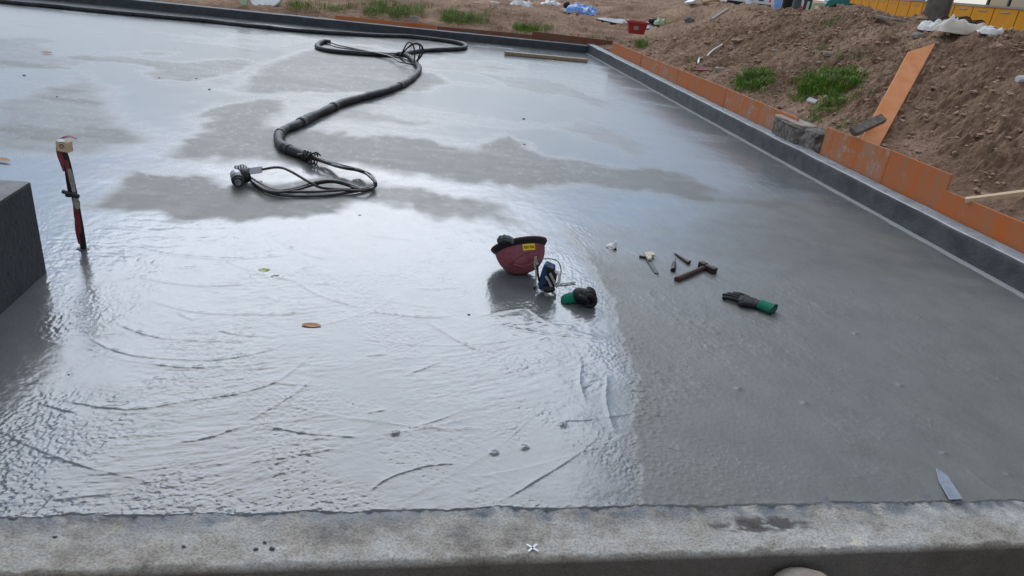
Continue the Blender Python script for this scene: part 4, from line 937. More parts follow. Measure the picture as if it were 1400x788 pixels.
def tools():
    # square gauge with a pale stock
    base = at(887, 358); root = thing('trowel', base, 'narrow steel pointing tool with a pale beige handle end, left of the hammer', 'trowel')
    a = at(874, 350.5, .012); b = at(884, 352, .014); mb = MB(); mb.bar(a, b, .018, .012); mb.build('grip', MT['black'], root, bevel=.003)
    mb = MB(); P = [at(880, 348, .012), at(893, 347, .012), at(895.5, 351.5, .012), at(890, 352, .012), at(891, 356, .012), at(886, 357, .012), at(883, 353, .012)]; mb.prism(P, Vector((0, 0, .016))); mb.build('stock', MT['beige'], root, bevel=.003)
    mb = MB(); mb.bar(at(886.5, 356, .010), at(898, 374, .008), .026, .006); mb.build('blade', MT['darksteel'], root, bevel=.002)
    mb = MB(); mb.bar(at(897.5, 373, .008), at(900, 378, .005), .006, .003); mb.build('tip', MT['darksteel'], root)
    # wooden handled punch, lying
    base = at(932, 352); root = thing('chisel', base, 'short cold chisel with tapered brown shaft, just behind the hammer head', 'chisel')
    a = at(922, 346, .008); b = at(940.5, 359, .012); mb = MB(); mb.tube([a, a.lerp(b, .25), a.lerp(b, .55), b], [.003, .007, .010, .012], 8); mb.build('shaft', MT['hammerwood'], root)
    mb = MB(); mb.tube([b, b+(b-a).normalized()*.012], [.013, .013], 8); mb.tube([b+Vector((.01, .004, .006)), b+Vector((.02, .014, .006))], [.006, .005], 6); mb.build('struck_end', MT['iron'], root)
    # small scraper
    base = at(921, 364); root = thing('screwdriver', base, 'stubby green grey screwdriver with thin blade, left of the hammer handle end', 'screwdriver')
    a = at(920.5, 368.5, .014); b = at(922.3, 358, .012); mb = MB(); mb.tube([a, a.lerp(b, .1), a.lerp(b, .8), b], [.013, .0155, .013, .008], 10); mb.build('grip', MT['greyglove'], root)
    mb = MB(); mb.tube([a-(b-a)*.12, a+(b-a)*.12], [.0155, .0160], 10); mb.build('grip_end', MT['black'], root)
    mb = MB(); mb.tube([b, at(923.5, 352, .010)], [.003, .002], 6); mb.build('shank', MT['darksteel'], root)
    # crumpled paper scrap
    base = at(836, 338); mb = MB(); rr = random.Random(4); n = 9; x = Vector((1, 0, 0)); 
    vs = []
    L0 = [at(827.5,336.5,.012), at(833,334,.02), at(838,334.5,.03), at(840.5,330,.05), at(843.5,332,.045), at(842.5,338,.02), at(841,341,.006), at(836,341,.004)]
    mb.prism(L0, Vector((.006, .020, .004))); mb.prism([at(829,338,.004), at(836,337,.022), at(842,339,.018), at(840,342.3,.003), at(834,342,.003)], Vector((.0, .014, .004)))
    o = mb.build('paper_scrap', MT['paper'], bevel=.003); tag(o, 'small crumpled pale paper scrap on the slab, right of the hard hat', 'scrap')
    mb = MB(); mb.prism([at(838,341,.005), at(843,340,.02), at(843,342.5,.004), at(839,343,.003)], Vector((0, .01, .003))); mb.build('dark_underside', MT['black'], o)
tools()

def leaf(px, py, L, W, ang, matl, label, curl=.12, z=.002):
    p = at(px, py, z); n = 8; mb = MB(); vs = []; fs = []
    d = Vector((math.cos(ang), math.sin(ang), 0)); s = Vector((-d.y, d.x, 0))
    for layer in (0, .0012):
        for i in range(n+1):
            t = i/n; w = W*math.sin(math.pi*min(.98, t*.9+.06))**.8; q = p+d*(L*(t-.5))+Vector((0, 0, layer+curl*L*(t-.5)**2*1.6))
            vs += [q-s*w/2+Vector((0, 0, w*.10)), q, q+s*w/2+Vector((0, 0, w*.22))]
    for l in (0, 1):
        o = l*3*(n+1)
        for i in range(n):
            for j in (0, 1): fs.append((o+i*3+j, o+i*3+j+1, o+(i+1)*3+j+1, o+(i+1)*3+j))
    mb.add(vs, fs); o = tag(mb.build('leaf', matl, smooth=True), label, 'leaf', 'fallen leaves on the slab'); return o
leaf(426, 446, .085, .034, .12, MT['leafbrown'], 'fallen orange brown leaf on the wet near slab, below the hard hat to its left')
leaf(361, 370, .055, .026, .4, MT['leafgreen'], 'small yellow green leaf on the wet slab between stake and hard hat')
leaf(64, 72.5, .12, .06, .3, MT['leafbrown'], 'small brown leaf on the far left part of the slab', z=.012)
leaf(3, 219.5, .12, .05, -.1, MT['leafbrown'], 'brown leaf at the left picture edge, behind the concrete block', z=.012)
leaf(376, 378.5, .04, .018, .6, MT['oldwood'], 'tiny dark shrivelled leaf just below the yellow green one')
# small lumps of mortar and grit on the slab
lumps = [(641,431,.010),(768,582,.012),(540,594,.007),(560,586,.006),(483,553,.006),(276,537,.006),(94,513,.007),(713,611,.009),(492,295,.012),(33,104,.03),(218,107,.022),(268,108,.022),(286,123,.03),(78,133,.02),(716,163,.02),(796,130,.02),(717,198,.016),(1230,528,.008),(1170,458,.007),(1287,489,.009),(940,502,.007),(1010,533,.008),(358,632,.006),(350,752,.011),(372,751,.011),(362,742,.008),(251,748,.008),(75,735,.008),(374,42,.03),(365,47,.02),(1103,404,.006),(1012,472,.006)]
mb = MB()
for i, (px, py, r) in enumerate(lumps):
    p = at(px, py, 0); r *= (.55 if py > 140 else .4); mb.ell(p+Vector((0, 0, r*.3)), r*1.3, r, r*.7, nu=9, nv=6, jit=.3, seed=i)
tag(mb.build('grit', MT['dark_conc'], loc=(0, 0, 0)), kind='stuff')

# thin pale strip added to stand for the sheen of a wet groove
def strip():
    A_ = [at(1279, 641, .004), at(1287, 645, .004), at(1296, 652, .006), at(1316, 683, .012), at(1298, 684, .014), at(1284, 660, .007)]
    mb = MB(); mb.prism(A_, Vector((0, 0, .003))); o = tag(mb.build('sheen_strip', MT['strip'], bevel=.001), 'pale tapered strip of sheen added to the slab near the front right corner', 'sheen strip')
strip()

# ================================================================== boards along the kerb
def at_plane(px, py, axis, c):
    d = ray(px, py); t = (c-CP.dot(axis))/d.dot(axis); return CP+d*t
def board(tl, tr, axis, c, th, matl, label, group, zb=-.05, name='formwork_board'):
    a = at_plane(*tl, axis, c); b = at_plane(*tr, axis, c); mb = MB()
    a0 = Vector((a.x, a.y, zb)); b0 = Vector((b.x, b.y, zb)); mb.prism([a0, b0, b, a], axis*th)
    return tag(mb.build(name, matl, bevel=.002), label, 'board', group)
RU = UR+KW+.012; BV = VB+KW+.012; G = 'formwork boards outside the kerb'
board((838,57.5), (877.5,74.2), Ud, RU, .018, MT['orange'], 'first orange formwork board of the right-hand row, starting at the far corner of the kerb', G)
board((878.3,75), (927.6,94.7), Ud, RU, .018, MT['orange_dusty'], 'dusty grey streaked formwork board, second from the far corner in the right-hand row', G)
board((928.4,95), (993.6,121), Ud, RU, .018, MT['orange'], 'orange formwork board, third from the far corner, below the small grass patch', G)
board((994.4,121.3), (1091,162), Ud, RU, .018, MT['orange_dusty'], 'orange formwork board whose near end stops at the broken concrete lump', G)
board((1131,174), (1218.6,206), Ud, RU+.006, .018, MT['orange_dusty'], 'tall scuffed orange formwork board just below the leaning plank', G)
board((1219.2,206), (1301,239), Ud, RU+.006, .018, MT['orange'], 'tall orange formwork board right of the seam, standing higher than the board nearest the camera', G)
board((1290,259.3), (1700,431.7), Ud, RU-.002, .018, MT['orange'], 'low clean orange formwork board nearest the camera, running out of the right picture edge', G, -.1)
board((458,21), (597,35), Vd, BV, .018, MT['orange'], 'orange formwork board behind the far kerb, with the small white block in front', G)
board((597.5,36), (728,47.5), Vd, BV, .018, MT['orange_dark'], 'dark rusty low formwork board behind the far kerb below the grass', G)
board((728,43), (838,56), Vd, BV, .018, MT['orange_dark'], 'taller dark rusty formwork board behind the far kerb, ending at the corner', G)
# slat lying on the slab
a = at(690, 72.5, .035); b = at(802.5, 83, .035); mb = MB(); mb.bar(a, b, .11, .06)
tag(mb.build('timber_batten', MT['slat'], bevel=.004), 'long wet timber batten lying on the slab before the far corner', 'timber')
mb = MB(); c = at_plane(565.5, 30.5, Vd, VB+KW*.6); mb.box(c+Vector((0, 0, .06)), .16, .05, .12, (Ud, Vd, Vector((0, 0, 1))))
tag(mb.build('small_block', MT['stone'], bevel=.008), 'small whitish block standing on top of the far kerb before the grass', 'block')

def rock(c, sx, sy, sz, ax=None, seed=0, p=3.5, amp=.12, matl=None, name='stone', label=None, cat='stone', group=None, nu=30, nv=20):
    if ax is None: ax = (Vector((1, 0, 0)), Vector((0, 1, 0)), Vector((0, 0, 1)))
    mb = MB(); vs = []; sg = lambda q: math.copysign(abs(q)**(2/p), q)
    for i in range(nv+1):
        t = -math.pi/2+math.pi*i/nv
        for k in range(nu):
            a = 2*math.pi*k/nu; q = Vector((sg(math.cos(t))*sg(math.cos(a)), sg(math.cos(t))*sg(math.sin(a)), sg(math.sin(t))))
            f = 1+amp*mnoise.noise(q*1.3+Vector((seed*7.1, 0, 0)))+amp*.5*mnoise.noise(q*3.1+Vector((seed*3.3, 5, 0)))+amp*.3*mnoise.noise(q*8+Vector((seed, 2, 9)))
            q = q*f; vs.append(Vector(c)+ax[0]*q.x*sx/2+ax[1]*q.y*sy/2+ax[2]*q.z*sz/2)
    fs = [(i*nu+k, i*nu+(k+1) % nu, (i+1)*nu+(k+1) % nu, (i+1)*nu+k) for i in range(nv) for k in range(nu)]
    mb.add(vs, fs); return tag(mb.build(name, matl or MT['stone'], smooth=False), label, cat, group)
ZU = Vector((0, 0, 1))
c = at_plane(1084, 180, Ud, UR+.20); rock((c.x, c.y, KH_R+.06), .20, .62, .26, (Ud, Vd, ZU), 3, 6, .12, MT['rubble'], 'concrete_lump', 'broken grey concrete lump filling the gap between formwork boards', 'concrete lump')
l1 = [o for o in COL.objects if o.name.startswith('concrete_lump')][0]
def crust(parent, c, sx, sy, z):
    o = rock((c.x, c.y, z), sx, sy, .05, (Ud, Vd, ZU), 17, 6, .10, MT['stone'], 'pale_top'); o.parent = parent; o.location = o.location-parent.location
crust(l1, c, .22, .60, KH_R+.185)
c = at_plane(1112, 192, Ud, UR+.26); rock((c.x, c.y, KH_R+.07), .26, .46, .24, (Ud, Vd, ZU), 8, 5, .22, MT['rubble'], 'concrete_lump', 'jagged brownish lump with dark hollows, right against the tall scuffed board', 'concrete lump')
c = at_plane(833, 68, Vd, VB+.05); rock((c.x+.15, c.y, .2), .2, .15, .16, None, 5, 3, .2, MT['rubble'], 'concrete_lump', 'little dark lump at the far corner of the kerb, under the first right-hand board', 'concrete lump')

# leaning plank and timber on the mound
def plank():
    gb = on_ground(1193, 190); gt = on_ground(1262, 63)
    Zb = (gb-CP).dot(Fv)-.05; Zt = (gt-CP).dot(Fv)
    def corners(): bl = at_depth(1174, 197, Zb); br = at_depth(1200, 204, Zb); tr = at_depth(1279, 59, Zt); n_ = (br-bl).cross(tr-bl); d_ = ray(1242, 71); return bl, br, tr, CP+d_*((bl-CP).dot(n_)/d_.dot(n_))
    for k in range(40):                      # rest it on the highest bumps of the slope
        bl, br, tr, tl = corners(); low = 9
        for a_ in np.linspace(0, 1, 13):
            for b_ in (.05, .5, .95):
                q = bl.lerp(tl, a_).lerp(br.lerp(tr, a_), b_); low = min(low, q.z-tzp(q.x, q.y))
        if low > .03: break
        Zt -= .03; Zb -= .008
    w = (br-bl); wt = (tr-tl); n = (br-bl).cross(tl-bl).normalized()
    if n.dot(CP-bl) < 0: n = -n
    mb = MB(); mb.prism([bl, br, tr, tl], n*-.022); tag(mb.build('leaning_plank', MT['orange_pale'], bevel=.003), 'long pale orange plank leaning up the dirt mound', 'plank')
    d = (at_depth(1204, 170, Zb+.15)-at_depth(1166, 185, Zb)); a = at_depth(1162, 186, Zb-.02); b = at_depth(1203, 167, Zb+.10)
    mb = MB(); mb.bar(a+n*.05, b+n*.05, .085, .055, up=n, seg=6, wob=.003); tag(mb.build('timber_offcut', MT['oldwood'], bevel=.004), 'short weathered dark timber offcut lying across the foot of the leaning plank', 'timber')
plank()
a = at_plane(1323, 273, Ud, RU+.03); dz = 0; a = at_depth(1320, 274, (a-CP).dot(Fv)-.03); b = at_depth(1470, 255, (a-CP).dot(Fv)-.25)
mb = MB(); mb.bar(a, b, .06, .035); tag(mb.build('timber_batten', MT['pine'], bevel=.003), 'fresh pale timber batten sticking out of the mound behind the nearest board', 'timber')

def on_dirt_bits():
    def curve(L, r, m, name, label, cat, lift=.03):
        mb = MB(); mb.tube(spline([on_ground(x, y)+Vector((0, 0, lift)) for x, y in L], 5), r, 7); return tag(mb.build(name, MT[m], smooth=True), label, cat)
    curve([(954,90),(955,85),(959,82)], .018, 'white', 'pipe_scrap', 'short stub of white pipe low on the mound', 'pipe')
    curve([(966,80),(969,77),(975,72),(986,67)], .014, 'white', 'pipe_scrap', 'thin curved white pipe half buried in the mound', 'pipe')
    q = on_ground(960, 99); mb = MB(); mb.prism([q+Vector(v) for v in ((-.13, 0, 0), (.12, -.02, .02), (.14, .08, .06), (-.05, .1, .05))], Vector((0, 0, .02))); tag(mb.build('red_scrap', MT['red']), 'flat red plastic scrap at the foot of the mound', 'scrap')
    q = on_ground(1110, 144); mb = MB(); mb.prism([q+Vector(v) for v in ((-.08, 0, .03), (.02, -.03, .01), (.06, .03, .04), (-.03, .05, .06))], Vector((0, 0, .012))); tag(mb.build('paper_scrap', MT['white']), 'small white scrap beside the larger grass patch', 'scrap')
    q = on_ground(1397, 117); mb = MB(); mb.tube([q+Vector((-.06, 0, .05)), q+Vector((.08, .02, .06))], .03, 8); tag(mb.build('white_tube', MT['white']), 'white tube end poking from the mound at the right picture edge', 'tube')
    spec = [(1132,75,.14,'pale stone on the upper slope of the mound above the large grass patch'),(1119,87,.10,'small pale stone below the larger one on the mound slope'),(1255,50,.16,'rounded light grey stone near the top of the leaning plank'),(1001,67,.13,'pale stone on the left slope of the mound'),(985,96,.16,'grey rounded stone low on the mound, behind the third board'),(1085,98,.07,'little pale stone left of the large grass patch'),(1060,70,.09,'small light stone midway up the mound'),(1330,128,.06,'small pale pebble on the bare slope right of the plank')]
    for i, (x, y, r, l) in enumerate(spec): rock(on_ground(x, y)+Vector((0, 0, 0)), r*1.0, r*.75, r*.55, None, i+20, 2.4, .3, MT['stone'], 'stone', l, 'stone', nu=16, nv=10)
    # dark sticks
    for i, (x0, y0, x1, y1, l) in enumerate([(1196,28,1225,34,'flat weathered board half buried in the crest of the mound'),(1065,26,1085,24,'thin dark stick on the crest of the mound')]):
        a = on_ground(x0, y0)+Vector((0, 0, .05)); b = on_ground(x1, y1)+Vector((0, 0, .04)); mb = MB(); mb.bar(a, b, .14-.1*i, .03); tag(mb.build('old_board' if i == 0 else 'stick', MT['oldwood']), l, 'board' if i == 0 else 'stick')
    a = on_ground(972, 30)+Vector((0, 0, .03)); b = at_depth(995.5, 12, (a-CP).dot(Fv)+.9); mb = MB(); mb.bar(a, b, .06, .04); tag(mb.build('pale_pole', MT['stone']), 'pale thin pole leaning on the far heap of earth', 'pole')
on_dirt_bits()
# stone at the foot of the beam
c = at(1100, 806, -.10); rock(c, .20, .13, .12, None, 2, 2.3, .06, MT['stone'], 'stone', 'smooth pale pinkish stone below the front beam, cut by the bottom picture edge', 'stone')

# crumpled sheets: a folded height field with thickness
def sheet(name, c, w, d, h, matl, label, cat, seed=0, yaw=0.0, fold=1.0, nx=44, ny=26, group=None, lean=0.0):
    mb = MB(); vs = []; ca, sa = math.cos(yaw), math.sin(yaw)
    for lay in (0, 1):
        for j in range(ny):
            for i in range(nx):
                x = i/(nx-1)*2-1; y = j/(ny-1)*2-1
                e = max(0, 1-(abs(x)**3.0+abs(y)**2.6)); nz = mnoise.noise(Vector((x*2.3+seed*5, y*1.6, seed)))
                rd = 1-abs(mnoise.noise(Vector((x*2.1+seed, y*1.2+x*.8, seed*2.0))))*1.6
                z = h*(e**.5*(.55+.5*nz)+fold*.24*max(rd, 0)**1.5*e**.3)
                ox = x*w/2*(1+.10*mnoise.noise(Vector((y*2+seed, 1, 3)))); oy = y*d/2*(1+.18*mnoise.noise(Vector((x*2.5+seed, 4, 1))))
                zz = max(z, .004) - lay*.006
                vs.append(Vector(c)+Vector((ox*ca-oy*sa, ox*sa+oy*ca, zz+lean*oy)))
    fs = []; q = nx*ny
    for j in range(ny-1):
        for i in range(nx-1):
            a = j*nx+i; fs.append((a, a+1, a+nx+1, a+nx)); fs.append((q+a, q+a+nx, q+a+nx+1, q+a+1))
    mb.add(vs, fs); return tag(mb.build(name, matl, smooth=True), label, cat, group)
# white sheeting on the crest
def crest():
    Zc = 8.3
    P = lambda x, y, dz=0.0: at_depth(x, y, Zc+dz)
    c = on_ground(1280, 41); sheet('white_sheeting', c+Vector((0, .1, -.03)), .34, .3, .15, MT['whitecloth'], 'crumpled white sheeting at the left of the three log ends on the crest', 'sheeting', 1, .1)
    c = on_ground(1322, 43.5); sheet('sacking', c+Vector((0, .1, -.04)), .62, .34, .16, MT['creamcloth'], 'cream folded sacking lying on the crest before the log ends', 'sacking', 4, -.05, 1.3)
    c = on_ground(1361, 45); sheet('white_sheeting', c+Vector((0, .08, -.03)), .30, .26, .10, MT['whitecloth'], 'bright white sheeting on the crest at the right of the cream sacking', 'sheeting', 9, -.1)
    c = on_ground(1303, 41); sheet('white_sheeting', c+Vector((0, .05, -.02)), .26, .24, .17, MT['whitecloth'], 'peaked fold of white sheeting between the first two log ends on the crest', 'sheeting', 13, .2, 1.6)
    for (x, y, r, l) in ((1292, 32.5, .088, 'largest brown log end on the crest, nearest the grey pillar'), (1319, 31.5, .082, 'middle brown log end behind the cream sacking on the crest'), (1339, 35.5, .075, 'smallest brown log end on the crest, furthest from the pillar')):
        c = at_depth(x, y, Zc+1.0); ax = Vector((.25, 1, -.05)).normalized(); root = thing('log', c, l, 'log', 'logs lying on the crest')
        mb = MB(); mb.tube([c, c+ax*.9], r, 20); mb.build('bark', MT['bark'], root)
        mb = MB(); mb.tube([c-ax*.012, c+ax*.01], r*.86, 20); mb.build('cut_end', MT['log'], root)
    a, b, e = at_depth(1255, 34, 10.2), at_depth(1265, 36, 10.2), at_depth(1263.5, 14, 10.3); f = at_depth(1260, 17, 10.3)
    mb = MB(); mb.prism([a, b, e, f], Vector((.02, .05, 0))); tag(mb.build('pointed_board', MT['orange_dark']), 'brown pointed board standing on the crest before the grey pillar', 'board')
crest()

# ------------------------------------------------------------------ hoarding, pillar, cabin
def hoarding():
    A = at_depth(1150, 0, 39); B = at_depth(1440, 0, 17.2); A.z = B.z = 0
    d = (B-A); L = d.length; d.normalize(); n = Vector((d.y, -d.x, 0)); 
    if n.dot(CP-A) < 0: n = -n
    root = thing('hoarding', A, 'long amber panelled hoarding behind the dirt mound', 'hoarding')
    N_ = 15; w = L/N_
    for k in range(N_):
        c = A+d*(w*(k+.5)); mb = MB(); mb.box(c+ZU*1.0, w-.02, .04, 1.85, (d, n, ZU)); mb.box(c+ZU*1.0+n*.024-d*(w*.5-.03), .04, .012, 1.8, (d, n, ZU), 1)
        p = mb.build('panel', [MT['amber'], MT['amber_dark']], root)
        mb = MB(); mb.box(c+ZU*1.82+n*.03, w*.4, .015, .03, (d, n, ZU)); mb.build('grip', MT['stone'], p)
    mb = MB(); mb.box(A+d*L/2+ZU*1.955, L, .10, .05, (d, n, ZU)); mb.build('top_rail', MT['greymetal'], root)
    # pillar in front
    c = at_depth(1279, 20, 17); c.z = 0; root = thing('pillar', c, 'thick grey brown pillar in front of the amber hoarding', 'pillar')
    mb = MB(); mb.tube([c, c+Vector((0, 0, 2)), c+Vector((.0, 0, 6))], [.31, .27, .24], 24); mb.build('shaft', MT['pillar'], root, smooth=True)
    mb = MB(); q = c+Vector((.22, -.18, 0)); mb.tube([q, q+Vector((-.03, .03, 6))], .02, 6); mb.build('conduit', MT['stone'], root)
    # long cabin with a dark window band behind the hoarding
    o = n*-2.2; A2 = A+o+d*14; L2 = L-8; root = thing('site_cabin', A2, 'long low building with a dark window band behind the amber hoarding', 'building')
    c = A2+d*L2/2; mb = MB(); mb.box(c+ZU*1.0-n*1.2, L2, 2.4, 2.0, (d, n, ZU)); mb.box(c+ZU*3.3-n*1.2, L2, 2.4, .8, (d, n, ZU)); mb.build('wall', MT['greymetal'], root)
    mb = MB(); mb.box(c+ZU*3.78-n*1.1, L2+.6, 3.2, .14, (d, n, ZU)); mb.build('roof', MT['darkgrey'], root)
    K = 9; ww = L2/K
    for k in range(K):
        q = A2+d*ww*(k+.5); mb = MB(); mb.box(q+ZU*2.45-n*.06, ww-.1, .05, .9, (d, n, ZU)); g = mb.build('window', MT['glass'], root)
        mb = MB(); mb.box(q+ZU*2.45-n*.03-d*ww*.5, .09, .08, .9, (d, n, ZU)); mb.build('mullion', MT['greymetal'], g)
        if k in (3, 6): mb = MB(); mb.box(q+ZU*2.3-n*.02, ww*.3, .02, .5, (d, n, ZU)); mb.build('blind', MT['lightblue' if k == 6 else 'white'], g)
hoarding()

# ------------------------------------------------------------------ clutter far behind
def far_things():
    # red tub
    g = at_depth(869, 46, 17.5); z0 = at(869, 46, g.z)
    root = thing('tub', g, 'red tapered plastic tub standing on the earth behind the far corner', 'tub')
    def tub(c, w0, w1, d0, d1, h, m, rim, root):
        mb = MB(); q = [(-1, -1), (1, -1), (1, 1), (-1, 1)]; t = .02; vs = []
        for (w, d, z) in ((w0, d0, 0), (w1, d1, h), (w1-2*t, d1-2*t, h), (w0-2*t, d0-2*t, .03)): vs += [c+Vector((a*w/2, b*d/2, z)) for a, b in q]
        fs = [(3, 2, 1, 0), (12, 13, 14, 15)]
        for l in range(3): fs += [(4*l+k, 4*l+(k+1) % 4, 4*l+4+(k+1) % 4, 4*l+4+k) for k in range(4)]
        mb.add(vs, fs); mb.build('body', MT[m], root, bevel=.01)
        mb = MB(); mb.bar(c+Vector((-w1/2-.03, -d1/2, h)), c+Vector((w1/2+.03, -d1/2, h)), .05, .05); mb.bar(c+Vector((-w1/2-.03, d1/2, h)), c+Vector((w1/2+.03, d1/2, h)), .05, .05); mb.bar(c+Vector((-w1/2, -d1/2+.03, h)), c+Vector((-w1/2, d1/2-.03, h)), .05, .05); mb.bar(c+Vector((w1/2, -d1/2+.03, h)), c+Vector((w1/2, d1/2-.03, h)), .05, .05); mb.build('rim', MT[rim], root)
    tub(g, .36, .48, .3, .4, .27, 'redtub', 'redtub', root)
    mb = MB(); mb.box(g+Vector((-.03, -.185, .14)), .11, .012, .085); mb.build('grey_mark', MT['silver'], root)
    # dark sheet lying flat around the tub
    c = on_ground(900, 39); sheet('dark_sheet', c+Vector((.2, .3, -.06)), 1.9, .9, .10, MT['greytarp'], 'dark grey sheet spread on the earth right of the red tub', 'sheet', 3, -.15, .4)
    c = on_ground(848, 30); sheet('dark_sheet', c+Vector((0, .4, -.03)), 1.2, 1.6, .10, MT['greytarp'], 'dark grey sheet spread on the earth left of the red tub', 'sheet', 5, .4, .4)
    c = on_ground(796, 17); sheet('blue_tarp', c+Vector((0, .4, -.05)), 1.15, 1.0, .34, MT['bluetarp'], 'blue and white crumpled tarpaulin behind the far kerb', 'tarpaulin', 7, -.25, 1.2)
    c = on_ground(712, 9); sheet('white_tarp', c+Vector((-.0, .5, -.05)), 1.0, 1.0, .30, MT['whitecloth'], 'white tarpaulin heap left of the blue tarpaulin', 'tarpaulin', 2, .0, 1.1)
    c = on_ground(750, 8); sheet('white_tarp', c+Vector((.1, .6, -.05)), .95, .9, .30, MT['white'], 'greyish white tarpaulin heap touching the blue tarpaulin', 'tarpaulin', 11, -.2, 1.0)
    c = on_ground(676, 7); mb = MB(); mb.bar(c+Vector((-.13, 0, .05)), c+Vector((.14, .02, .05)), .09, .05); tag(mb.build('white_batten', MT['white'], bevel=.01), 'short white batten on the earth left of the white tarpaulin', 'batten')
    a = on_ground(769, 14)+Vector((0, 0, .05)); b = on_ground(787, 19.5)+Vector((0, 0, .06)); mb = MB(); mb.bar(a, b, .15, .03, up=Vector((0, -.4, 1))); tag(mb.build('pale_board', MT['pine']), 'pale board lying before the blue tarpaulin', 'board')
    c = on_ground(773, 12); mb = MB(); mb.ell(c+Vector((.05, .3, .12)), .16, .14, .16, jit=.1); tag(mb.build('black_sack', MT['black'], smooth=True), 'black sack between the white and the blue tarpaulin', 'sack')
    # junk pile right of the tub
    c = on_ground(915, 32); mb = MB(); mb.prism([c+Vector(v) for v in ((-.06, .1, .0), (.20, .1, -.02), (.22, .18, .20), (-.15, .18, .26))], Vector((0, .03, .01))); tag(mb.build('beige_board', MT['pine']), 'crooked beige board standing on the junk right of the red tub', 'board')
    c = on_ground(903, 34); sheet('green_sheet', c+Vector((0, .1, -.02)), .38, .3, .22, MT['palegreen'], 'pale green rumpled sheet in the junk right of the red tub', 'sheet', 6, .2, 1.3)
    c = on_ground(893, 34); mb = MB(); mb.ell(c+Vector((0, .1, .07)), .16, .12, .09, jit=.15, seed=3); tag(mb.build('black_sack', MT['black'], smooth=True), 'small black sack right behind the red tub', 'sack')
    c = on_ground(943, 29); rock(c, .3, .25, .2, None, 41, 2.4, .25, MT['rubble'], 'concrete_lump', 'grey lump lying between the near mound and the far heap', 'concrete lump')
    # pale boards on the far heap
    for i, (x0, y0, x1, y1, m, l) in enumerate([(958,4,980,1,'pine','pale beige panel lying on top of the far heap'),(938,6,950,6.5,'white','white lump of plastic on the left of the far heap')]):
        a = on_ground(x0, y0)+Vector((0, 0, .06)); b = on_ground(x1, y1)+Vector((0, 0, .1)); mb = MB(); mb.bar(a, b, .3, .08-.0*i, up=Vector((0, -.5, 1))); tag(mb.build('panel' if i == 0 else 'plastic_lump', MT[m], bevel=.02), l, 'panel' if i == 0 else 'plastic')
    # behind the far kerb on the left: basin and cloth
    c = on_ground(364, 6); c = at_depth(364, 1, (c-CP).dot(Fv)+.1); root = thing('basin', c-Vector((0, 0, .1)), 'round whitish basin tipped on its side behind the far kerb', 'basin')
    mb = MB(); ax = Vector((0, -.55, .85)).normalized(); P = [c-ax*.12, c-ax*.1, c+ax*.05]; mb.tube(P, [.20, .26, .34], 28); mb.build('bowl', MT['white'], root, smooth=False)
    mb = MB(); x_ = ax.cross(Vector((1, 0, 0))).normalized(); y_ = ax.cross(x_); mb.tube([c+ax*.055+(x_*math.cos(t)+y_*math.sin(t))*.34 for t in np.linspace(0, 2*math.pi, 33)], .022, 6); mb.build('rim', MT['strap'], root, smooth=True)
    mb = MB(); c2 = on_ground(333, 8); mb.prism([c2+Vector(v) for v in ((-.05, 0, 0), (.05, 0, .0), (.08, .1, .3), (-.25, .15, .35), (-.2, .05, .2))], Vector((.02, .05, 0))); tag(mb.build('green_cloth', MT['palegreen'], bevel=.01), 'pale green cloth hanging down to the far kerb left of the basin', 'cloth')
    # cars parked far behind
    def car(px, Z, label, yaw):
        c = at_depth(px, 8, Z); c.z = .25; root = thing('parked_van', c, label, 'van', 'white vans parked beyond the mound')
        f = Vector((math.sin(yaw), math.cos(yaw), 0)); s = Vector((f.y, -f.x, 0)); q = lambda x, y, z: c+s*x+f*y+ZU*z
        prof = [(0, .35), (0, 1.0), (.12, 1.9), (.4, 2.0), (3.2, 2.0), (3.9, 1.25), (4.5, 1.05), (4.55, .35)]
        mb = MB(); mb.prism([q(-.85, y, z) for y, z in prof], s*1.7); mb.build('body', MT['van'], root, bevel=.06)
        mb = MB(); mb.prism([q(-.68, .015, 1.12), q(.68, .015, 1.12), q(.62, .095, 1.78), q(-.62, .095, 1.78)], -f*.02); mb.build('rear_window', MT['glass'], root)
        for sx in (-.70, .70):
            mb = MB(); mb.box(q(sx, -.01, .80), .14, .06, .16, (s, f, ZU)); mb.build('taillight', MT['taillight'], root, bevel=.01)
        mb = MB(); mb.box(q(0, -.03, .42), 1.66, .14, .2, (s, f, ZU)); mb.build('bumper', MT['black'], root, bevel=.02)
        mb = MB(); mb.box(q(0, -.012, .78), .42, .02, .12, (s, f, ZU)); mb.build('plate', MT['darkgrey'], root)
        for sx in (-.74, .74):
            for y in (.8, 3.7):
                mb = MB(); mb.tube([q(sx-.1, y, .3), q(sx+.1, y, .3)], .3, 18); mb.build('wheel', MT['black'], root)
    car(1007, 56, 'white van parked beyond the mound, left one, partly hidden by the far heap', .0)
    car(1039, 56, 'white van parked beyond the mound, right one, both red tail lamps showing', .0)
    # white plastic hanging sheet
    P = lambda x, y, Z: at_depth(x, y, Z)
    mb = MB(); vs = [P(1016, 28, 22), P(1031, 27, 22), P(1028, 12, 22.2), P(1026, -6, 22.4), P(1018, -6, 22.4), P(1020, 10, 22.2)]; mb.prism(vs, Vector((.02, .12, 0))); tag(mb.build('white_sheet', MT['white'], bevel=.03), 'white plastic sheet hanging between the two parked vans', 'sheet')
    c = at_depth(1054, 20, 19); sheet('rubble_sacks', c+Vector((.0, 0, -.18)), 1.0, .6, .24, MT['whitecloth'], 'grey white heap of rubble sacks before the right-hand parked van', 'sacks', 15, .0, 1.0)
